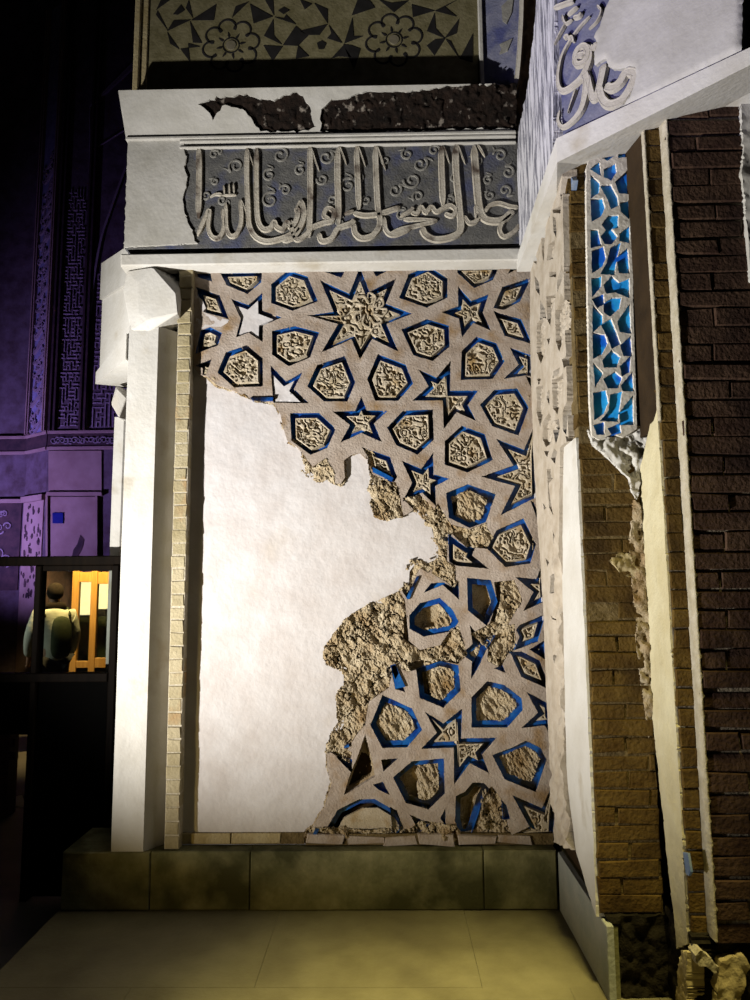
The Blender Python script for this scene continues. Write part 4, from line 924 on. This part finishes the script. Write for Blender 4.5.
# plaster remnant at the right border
pr = thing('plaster_remnant', 'ragged pale plaster remnant at the upper right border beside the brick courses', 'broken plaster', (1.5, YC, 3.0))
qq = ccw(fC.px([(747,92),(741,104),(744,150),(741,172),(746,200),(748,240),(752,280),(790,300),(790,70),(752,78)], .02)); rq3 = resample(qq, .02, .004)
child(relief('plaster', fC, [rq3], lambda P: inside(P, qq), .012, lambda P: .020+.03*(fbm(P[:, 0]*16, P[:, 1]*16, 8, 5)-.5), -.02, M_frieze), pr)

# rough footing under the pier
ft = thing('rough_footing', 'dark rough stone footing under the brick piers at the lower right', 'footing', (1.2, -1.0, 0))
def rough_block(fr, a0, a1, b0, b1, amp, m, seed, lift=0., tex=18, ragtop=.03):
    po = [(a0, b0), (a1, b0), (a1, b1), (a0, b1)]; rs_ = resample(po, .02, .004)
    return child(relief('rough_stone', fr, [rs_], lambda P: inside(P, po), .01, lambda P: lift+amp*(fbm(P[:, 0]*tex, P[:, 1]*tex, seed, 5)-.5), -.10, m), ft)
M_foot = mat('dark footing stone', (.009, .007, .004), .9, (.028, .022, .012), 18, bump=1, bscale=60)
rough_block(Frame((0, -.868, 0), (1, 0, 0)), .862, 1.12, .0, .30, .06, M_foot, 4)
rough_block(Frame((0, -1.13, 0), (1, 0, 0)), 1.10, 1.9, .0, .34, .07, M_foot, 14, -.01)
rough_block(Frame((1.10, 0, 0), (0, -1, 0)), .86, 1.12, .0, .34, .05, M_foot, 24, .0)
for k, pts in enumerate(([(681,950),(687,952),(688,1010),(674,1010),(678,985)], [(722,962),(745,955),(750,966),(738,1012),(716,1012),(718,985)], [(694,955),(700,949),(712,960),(719,968),(716,975),(708,968),(698,966)])):
    fr_ = Frame((0, -1.15, 0), (1, 0, 0)) if k else Frame((1.088, 0, 0), (0, -1, 0)); qq = ccw(fr_.px(pts, .02)); rq4 = resample(qq, .012, .003)
    child(relief('plaster_remnant', fr_, [rq4], lambda P, qq=qq: inside(P, qq), .009, lambda P: .022+.03*(fbm(P[:, 0]*26, P[:, 1]*26, 8, 5)-.5), -.04, M_yellow if k < 2 else M_mortarlt), ft)

# ------------------------------------------------------------------ far wall of the court, at the left
G7, G76 = 7.0, 7.35
W7 = Frame((0, G7, 0), (1, 0, 0)); W76 = Frame((0, G76, 0), (1, 0, 0))
xk = onY(47, 470, G7)[0]; xk2 = onY(26, 470, G76)[0]
mb = MB(); mb.prism([(-14, G76), (xk2, G76), (xk, G7), (-1.6, G7), (-1.6, 8.2), (-14, 8.2)], -.4, 13)
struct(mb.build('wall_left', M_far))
KF = Frame((xk2, G76, 0), (xk-xk2, G7-G76, 0)); KW = math.hypot(xk-xk2, G7-G76)
def zrow(y, fr=W7, x=60): return fr.px([(x, y)])[0][1]
def pxbox(mb, fr, xa_, xb_, ya_, yb_, h0, h1, mi=0):
    q = fr.px([(xa_, ya_), (xb_, ya_), (xb_, yb_), (xa_, yb_)]); mb.plate(fr, ccw(q), h0, h1, mi)
fb = thing('carved_band', 'reddish purple carved band across the far wall, behind the slender column', 'band', (-5, G7, 3.9))
z0_, z1_ = zrow(448), zrow(434)
mb = MB(); mb.fbox(W7, xk, -3.4, z0_, z1_, -.02, .03); mb.fbox(KF, 0, KW, z0_, z1_, -.02, .03); mb.fbox(W76, -9, xk2, z0_, z1_, -.02, .03)
part('band_ground', mb, M_fardark, fb)
mb = MB()
for z in (z0_-.03, z1_): 
    mb.fbox(W7, xk, -3.4, z, z+.045, .0, .05); mb.fbox(KF, 0, KW, z, z+.045, 0, .05); mb.fbox(W76, -9, xk2, z, z+.045, 0, .05)
part('band_moulding', mb, M_farlt, fb)
mb = MB()
for k in range(26):
    x = xk+.1+k*.065; ribbon(mb, W7, spiral(x, (z0_+z1_)/2, .055, 1.2, k*1.3, 1 if k % 2 else -1), .02, .02, 0, .03, (1, .6), False)
part('band_scrollwork', mb, M_farorn, fb)
# panels under the band
def panel_thing(name, label, cat, fr, box, m, frame=True, h=.02):
    t = thing(name, label, cat, tuple(fr.w(fr.px([((box[0]+box[1])/2, box[3])]), 0)[0]))
    mb = MB(); pxbox(mb, fr, *box, -.02, h); part('field', mb, m, t)
    return t
t1 = panel_thing('far_plasterwork', 'upper plain brown mauve panel on the far wall, just under the reddish band', 'wall panel', W7, (49, 102, 451, 492), M_farlt)
t2 = panel_thing('far_plasterwork', 'lower lilac panel on the far wall around a small square blue tile', 'wall panel', W7, (49, 96, 497, 600), M_farlt)
mb = MB(); qk = W7.px([(81,535),(85,540),(83,548),(78,558),(72,560),(74,550),(78,544)]); mb.plate(W7, ccw(qk), 0, .026); part('broken_patch', mb, M_fardark, t2)
mb = MB(); pxbox(mb, W7, 48, 103, 492.5, 496, 0, .06); pxbox(mb, W7, 47, 49, 494, 600, 0, .05); pxbox(mb, W7, 96.5, 98.5, 494, 600, 0, .05); part('moulding', mb, M_farlt, t2)
mb = MB(); pxbox(mb, W7, 53.5, 64, 513, 523.5, .02, .035)
o = mb.build('blue_tile', M_bluetile); tag(o, 'small square dark blue tile set in the lilac panel of the far wall', 'tile')
t3 = thing('ornament_panel', 'lilac spotted ornament panel on the angled far wall left of the plain panel', 'wall panel', (xk2, G7+.2, 2))
mb = MB(); za, zb2, zc = zrow(560), zrow(500), zrow(452)
mb.fbox(KF, .02, KW-.02, 0, zb2, -.02, .02); part('field', mb, M_farlt, t3)
for k in range(70):
    mb = MB(); u, v = RNG.uniform(.06, KW-.06), RNG.uniform(zrow(600), zb2-.05); r = RNG.uniform(.015, .035)
    mb.plate(KF, ccw([(u+r*math.cos(a)*RNG.uniform(.5, 1.3), v+1.6*r*math.sin(a)) for a in np.linspace(0, 6.28, 7)[:-1]]), .0, .026)
    part('spot_marking', mb, M_fardark, t3)
mb = MB(); mb.fbox(KF, 0, KW, zb2, zb2+.09, 0, .07); mb.fbox(W76, -9, xk2, zb2, zb2+.06, 0, .07); part('moulding', mb, M_farlt, t3)
t4 = thing('ornament_panel', 'dark motif panel at the left border of the far wall below the reddish band', 'wall panel', (-7, G76, 2))
mb = MB(); mb.fbox(W76, -9, xk2-.03, zrow(590), zb2, -.02, .015); part('field', mb, M_fardark, t4)
for k in range(30):
    mb = MB(); u, v = RNG.uniform(-7.2, xk2-.1), RNG.uniform(2.0, zb2-.1)
    ribbon(mb, W76, spiral(u, v, RNG.uniform(.05, .12), 1.1, k, 1 if k % 2 else -1), .03, .015, 0, .015, (1, .5), False)
    part('motif', mb, M_farorn, t4)
# tall carved bands above
tb = thing('carved_band', 'tall upright band of carved lettering on the far wall, washed with violet light', 'band', (-5.9, G7+.2, 4))
mb = MB(); z_top = 11.5
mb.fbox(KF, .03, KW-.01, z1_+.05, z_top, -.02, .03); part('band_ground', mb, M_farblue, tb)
mb = MB()
for a in (.03, .10, KW-.10, KW-.04): mb.fbox(KF, a, a+.03, z1_+.05, z_top, 0, .08)
part('band_moulding', mb, M_farlt, tb)
mb = MB(); z = z1_+.12
rg = random.Random(3)
while z < 8.6:
    for s_ in range(2):
        y = z+rg.uniform(-.04, .06); x = KW*.5+rg.uniform(-.08, .08)
        ribbon(mb, KF, [(KW*.26, y), (x-.08, y-.06), (x+.05, y+.02), (KW*.76, y+.12), (KW*.74, y+.20)], .035, .03, 0, .03, (1, .5), False)
        ribbon(mb, KF, spiral(KW*.5+rg.uniform(-.14, .14), y+.12, .06, 1.1, rg.uniform(0, 6)), .03, .03, 0, .03, (1, .6), False)
    ribbon(mb, KF, [(KW*.3+rg.uniform(0, .3), z), (KW*.35+rg.uniform(0, .3), z+.26)], .035, .03, 0, .03, (1, .6), False)
    z += .22
part('lettering', mb, M_farorn, tb)
tk = thing('carved_band', 'tall dark upright band of square angular fretwork on the far wall', 'band', (-5.2, G7, 4))
xa1, xa2 = onY(53, 430, G7)[0], onY(80, 430, G7)[0]
mb = MB(); mb.fbox(W7, xa1, xa2, z1_+.05, z_top, -.02, .02); part('band_ground', mb, M_far, tk)
mb = MB()
for a in (xa1-.05, xa1+.02, xa2, xa2+.07): mb.fbox(W7, a, a+.035, z1_+.05, z_top, 0, .08)
part('band_moulding', mb, M_fardark, tk)
mb = MB(); z = z1_+.12; w_ = xa2-xa1-.14
while z < 8:
    x = xa1+.08
    while x < xa2-.06:
        r = rg.random()
        if r < .45: mb.fbox(W7, x, x+.018, z, z+.075, .0, .04)
        elif r < .9: mb.fbox(W7, x, x+.05, z, z+.018, .0, .04)
        x += .05
    z += .06
part('square_lettering', mb, M_farorn, tk)
tr = thing('carved_band', 'finely patterned spandrel of a blind arch on the far wall beside the white cornice', 'band', (-4.5, G7, 4))
xb1, xb2 = onY(87, 430, G7)[0], -3.3
mb = MB(); mb.fbox(W7, xb1, xb2, z1_+.05, z_top, -.02, .015); part('band_ground', mb, M_far, tr)
mb = MB()
A_ = [W7.px([p])[0] for p in ((87, 430), (88, 330), (91, 200), (91, 108), (135, 66), (190, 20))]
ribbon(mb, W7, A_[:4], .05, .05, 0, .01, (1, 1), False, False); ribbon(mb, W7, A_[3:], .09, .05, 0, .01, (1, 1), True, False)
ribbon(mb, W7, [W7.px([p])[0] for p in ((92, 152), (135, 125))], .04, .04, 0, .01, (1, 1), False, False)
ribbon(mb, W7, [W7.px([p])[0] for p in ((88, 330), (100, 250), (112, 210), (130, 160))], .05, .04, 0, .01, (1, 1), False)
part('arch_moulding', mb, M_farorn, tr)
mb = MB(); z = z1_+.1
while z < 6.6:
    x = xb1+.08
    while x < -4.0:
        r = rg.random()
        if r < .5: mb.fbox(W7, x, x+.022, z, z+.08, .0, .03)
        else: mb.fbox(W7, x, x+.065, z, z+.02, .0, .03)
        x += .065
    z += .075
part('square_lettering', mb, M_farorn, tr)

# ------------------------------------------------------------------ glazed booth in front of the far wall
YG = .31; GF = Frame((0, YG, 0), (1, 0, 0))
gx_ = lambda x, y=620: onY(x, y, YG)[0]; gz = lambda y, x=60: onY(x, y, YG)[2]
bo = thing('glazed_booth', 'dark wooden glazed booth with solid lower panels, left behind the white columns', 'booth', (gx_(60), YG, -.12))
fl = -.12; zr, zs = gz(562), gz(673)
mb = MB(); mb.fbox(GF, gx_(-60), gx_(119), zr-.02, zr+.035, -.07, .0, 0, .006); part('top_rail', mb, M_wood, bo)
for x_a, x_b in ((33.5, 40), (110.5, 118)):
    mb = MB(); mb.fbox(GF, gx_(x_a), gx_(x_b), fl, zr-.02, -.06, .012, 0, .006); part('post', mb, M_wood, bo)
mb = MB(); mb.fbox(GF, gx_(40), gx_(110.5), gz(571), zr-.02, -.045, .0, 0, .004); part('head_rail', mb, M_wood, bo)
mb = MB(); mb.fbox(GF, gx_(-60), gx_(110.5), zs-.05, zs, -.06, .02, 0, .004); part('sill', mb, M_wood, bo)
mb = MB(); mb.fbox(GF, gx_(33.5)+.0, gx_(110.5), fl+.02, zs-.05, -.04, -.01, 0, .004); part('lower_panel', mb, M_black, bo)
mb = MB(); mb.fbox(GF, gx_(-60), gx_(33.5), gz(735), zs-.05, -.04, -.01, 0, .004); part('lower_panel', mb, M_black, bo)
mb = MB(); mb.fbox(GF, gx_(40), gx_(110.5), zs, gz(571), -.03, -.024, 0, .001); part('glass_pane', mb, M_glass, bo)
# honey wood glazed door, lit
YD = 4.8; DFm = Frame((0, YD, 0), (1, 0, 0)); dx_ = lambda x: onY(x, 620, YD)[0]; dzz = lambda y: onY(90, y, YD)[2]
dr = thing('glazed_partition', 'honey coloured wooden glazed door lit yellow beside the person behind the booth glass', 'door', (dx_(92), YD, -.12))
for x_a, x_b in ((70.5, 77.5), (89.5, 96), (110, 117)):
    mb = MB(); mb.fbox(DFm, dx_(x_a), dx_(x_b), fl, dzz(570), -.06, 0, 0, .006); part('stile', mb, M_woodlt, dr)
for x_a, x_b, y_a, y_b in ((77.5, 89.5, 572, 582), (96, 110, 572, 584), (77.5, 89.5, 661, 668), (96, 110, 658, 668)):
    mb = MB(); mb.fbox(DFm, dx_(x_a), dx_(x_b), dzz(y_b), dzz(y_a), -.05, -.005, 0, .004); part('rail', mb, M_woodlt, dr)
for x_a, x_b in ((77.5, 89.5), (96, 110)):
    mb = MB(); mb.fbox(DFm, dx_(x_a), dx_(x_b), dzz(661), dzz(582), -.032, -.026, 0, .001); part('glass_pane', mb, M_glass, dr)
    mb = MB(); mb.fbox(DFm, dx_(x_a), dx_(x_b), fl, dzz(668), -.04, -.02, 0, .001); part('lower_panel', mb, M_wood, dr)
# glowing panes standing in for the lit room, a dark cupboard below
YR = 5.5; RFm = Frame((0, YR, 0), (1, 0, 0)); rx = lambda x: onY(x, 620, YR)[0]; rz = lambda y: onY(90, y, YR)[2]
for x_a, x_b, y_a, y_b, lb in ((74, 90.5, 576, 615, 'pale gridded lit window pane seen through the left half of the honey wood door'), (93.5, 118, 576, 609, 'bright white lit window pane seen through the right half of the honey wood door')):
    mb = MB(); mb.fbox(RFm, rx(x_a), rx(x_b), rz(y_b), rz(y_a), -.02, 0, 0, .002); o = mb.build('lit_window', M_screen); tag(o, lb, 'window')
cb = thing('cupboard', 'low dark green cupboard in the lit room behind the glazed door', 'cupboard', (rx(95), YR, fl))
mb = MB(); mb.fbox(RFm, rx(66), rx(123), fl, rz(617), -.35, -.03, 0, .004); part('body', mb, M_pack, cb)
for k in range(2):
    mb = MB(); mb.fbox(RFm, rx(78+k*22), rx(98+k*22), fl+.1, rz(622), -.05, -.01, 0, .004); o = part('door', mb, M_pack, cb); mb = MB(); mb.fbox(RFm, rx(96+k*22), rx(97+k*22), .4, .45, -.012, .012, 0, .003); kn = mb.build('knob', M_wood); kn.parent = o
mb = MB(); mb.fbox(Frame((0, 5.75, 0), (1, 0, 0)), rx(64), -2.0, fl, 1.85, -.1, 0); mb.fbox(Frame((rx(64), 0, 0), (0, -1, 0)), -5.65, -4.9, fl, 1.85, -.06, 0)
struct(mb.build('wall_booth', M_fardark))

# bench, floor light as a painted sheet
be = thing('bench', 'low red brown plank bench at the left border in the dark', 'bench', (-5.2, 1.8, -.12))
for k, (ya_, yb_) in enumerate(((728, 736), (739, 747), (752, 760))):
    f_ = Frame((0, 1.9-.06*k, 0), (1, 0, 0)); q = f_.px([(-40, yb_), (15, yb_), (15, ya_), (-40, ya_)])
    mb = MB(); mb.plate(f_, ccw(q), -.05, 0); part('plank', mb, M_bench, be)
for x in (-5.0, onY(8, 740, 1.85)[0]):
    mb = MB(); mb.box((x-.04, 1.80, fl), (x+.04, 1.94, .62)); part('leg', mb, M_bench, be)
q = [onZ(x, y, -.112) for x, y in ((0, 799), (22, 795), (25, 803), (24, 807), (10, 805), (0, 804))]
mb = MB(); mb.plate(gf, ccw([(a[0], a[1]) for a in q]), -.12, -.112); o = mb.build('floor_light_patch', M_floorlight); tag(o, 'pale sheet standing for spilled light on the dark lower floor at the left border', 'light_patch')  # pale plate painted in place of light spilled on the floor

# ------------------------------------------------------------------ person behind the booth glass
YP = 4.3; pc_ = onY(54, 620, YP); px0 = pc_[0]; zf = -.12; Hh_ = onY(52, 583, YP)[2]-zf; k_ = Hh_/1.75
person = None
def skin(name, chain, m, par=None, lvl=2):
    """chain: list of (points, radii); first point of each later chain joins an earlier point"""
    vs, es, rs = [], [], []
    def vid(p):
        for i, q in enumerate(vs):
            if math.dist(p, q) < 1e-6: return i
        vs.append(p); rs.append(None); return len(vs)-1
    for pts, rad in chain:
        pr = None
        for p, r in zip(pts, rad):
            i = vid(p); rs[i] = rs[i] or r
            if pr is not None: es.append((pr, i))
            pr = i
    me = bpy.data.meshes.new(name)
    me.from_pydata([(px0+(x*.766-y*.643)*k_, YP+(x*.643+y*.766)*k_, zf+z*k_) for x, y, z in vs], es, [])
    o = link(name, me, m)
    md = o.modifiers.new('skin', 'SKIN'); md.use_smooth_shade = True
    for i, sv in enumerate(me.skin_vertices[0].data):
        r = rs[i]; r = (r, r) if not isinstance(r, tuple) else r
        sv.radius = (r[0]*k_, r[1]*k_); sv.use_root = (i == 0)
    s = o.modifiers.new('sub', 'SUBSURF'); s.levels = s.render_levels = lvl
    bpy.context.view_layer.update()
    dg = bpy.context.evaluated_depsgraph_get(); nm = bpy.data.meshes.new_from_object(o.evaluated_get(dg)); nm.name = name
    o.modifiers.clear(); o.data = nm
    if par: o.parent = par
    return o
ar = lambda s: [(0, 0, 1.40), (s*.17, .0, 1.40), (s*.225, .01, 1.14), (s*.20, .13, .93)]
hand = lambda s: [(s*.20, .13, .93), (s*.195, .17, .90), (s*.19, .20, .87)]
ch = [([(0,0,.95),(0,0,1.12),(0,.0,1.28),(0,0,1.40),(0,.0,1.50),(0,.015,1.56),(0,.03,1.66),(0,.025,1.70)], [.12,.11,.11,(.09,.07),.05,.05,.088,.07])]
for s in (-1, 1):
    ch.append(([(0,0,.95),(s*.09,0,.90),(s*.10,.01,.50),(s*.10,-.02,.09),(s*.11,.12,.035)], [.13,.085,.058,.042,.035]))
    ch.append((ar(s), [.09,.055,.042,.034])); ch.append((hand(s), [.034,.036,.022]))
    for f in range(4):
        b = (s*(.19), .20, .87); e = (s*(.165+.015*f), .245+.006*(1.5-abs(f-1.5)), .835-.008*(f % 3)); ch.append(([b, ((b[0]+e[0])/2, (b[1]+e[1])/2+.006, (b[2]+e[2])/2), e], [.022,.010,.008]))
    ch.append(([(s*.195,.17,.90),(s*.165,.20,.885),(s*.155,.225,.87)], [.036,.011,.009]))
    ch.append(([(0,.03,1.66),(s*.085,.025,1.645)], [.088,.014]))
ch.append(([(0,.03,1.66),(0,.125,1.64)], [.088,.016]))
person = skin('person', ch, M_skin)
tag(person, 'dark haired person in pale jacket and dark backpack standing behind the booth glass', 'person')
sl = lambda s: [(0, 0, 1.38), (s*.175, 0, 1.40), (s*.235, .01, 1.15), (s*.21, .12, .95)]
skin('jacket', [([(0,0,.86),(0,0,1.0),(0,0,1.15),(0,0,1.38),(0,.0,1.47)], [(.175,.135),(.17,.135),(.175,.14),(.175,.14),.095]), (sl(-1), [.15,.085,.072,.055]), (sl(1), [.15,.085,.072,.055])], M_jacket, person)
skin('trousers', [([(0,0,.95),(-.09,0,.88),(-.10,.01,.5),(-.10,-.02,.10)], [.14,.10,.078,.065]), ([(0,0,.95),(.09,0,.88),(.10,.01,.5),(.10,-.02,.10)], [.14,.10,.078,.065])], M_trouser, person)
skin('hair', [([(0,.0,1.56),(0,-.005,1.64),(0,.012,1.70),(0,.05,1.725)], [.075,.098,.095,.05])], M_hair, person)
skin('scarf', [([(-.11,-.01,1.44),(0,-.06,1.47),(.11,-.01,1.44)], [.06,.085,.06]), ([(0,-.06,1.47),(0,-.03,1.56)], [.085,.07])], M_hair, person)
bpk = skin('backpack', [([(0.03,-.19,.92),(.03,-.20,1.10),(.03,-.19,1.28),(.03,-.16,1.40)], [(.11,.07),(.12,.08),(.115,.075),(.08,.05)])], M_pack, person)
skin('strap', [([(-.12,-.10,1.38),(-.13,-.01,1.475),(-.13,.11,1.36)], [.022,.022,.022])], M_pack, bpk); skin('strap', [([(.14,-.10,1.38),(.13,-.01,1.475),(.13,.11,1.36)], [.022,.022,.022])], M_pack, bpk)

# ------------------------------------------------------------------ lights
def spot(name, at, to, energy, col, size, blend, rad=.05):
    l = bpy.data.lights.new(name, 'SPOT'); l.energy = energy; l.color = col; l.spot_size = math.radians(size); l.spot_blend = blend; l.shadow_soft_size = rad
    o = bpy.data.objects.new(name, l); COL.objects.link(o); o.location = at
    o.rotation_euler = (Vector(to)-Vector(at)).to_track_quat('-Z', 'Y').to_euler(); return o
spot('floodlight', (-3.35, -2.25, .35), (.35, -.1, 3.05), 1330, (1.0, .97, .92), 76, 1.0, .05)
spot('violet_lamp', (-7.6, 4.7, 1.2), (-5.5, 7.1, 3.4), 860, (.45, .32, 1.0), 74, 1.0, .1)
spot('violet_lamp', (-3.2, -3.4, 1.2), (1.15, -1.2, 4.4), 320, (.48, .42, 1.0), 24, .9, .08)
def point(name, at, e, col, r=.1):
    l = bpy.data.lights.new(name, 'POINT'); l.energy = e; l.color = col; l.shadow_soft_size = r
    o = bpy.data.objects.new(name, l); COL.objects.link(o); o.location = at
spot('booth_lamp', (dx_(90), 4.15, 2.5), (dx_(92), 4.8, .9), 260, (1.0, .70, .26), 100, .6, .05)
spot('booth_lamp', (-5.9, 2.7, 2.5), (px0, YP, 1.0), 95, (.9, 1.0, .85), 34, .6, .08)
spot('hall_lamp', (.9, -2.6, 6.2), (.30, -1.45, 0), 2100, (1.0, .85, .32), 26, 1.0, .3)
spot('warm_fill', (-3.0, -2.5, .22), (.1, 0, 1.0), 75, (1.0, .70, .22), 50, 1.0, .05)  # added fill without a source of its own, warms the lower wall
w = bpy.data.worlds.new('world'); sc.world = w; w.use_nodes = True
w.node_tree.nodes['Background'].inputs['Color'].default_value = (.5, .48, .52, 1); w.node_tree.nodes['Background'].inputs['Strength'].default_value = .004
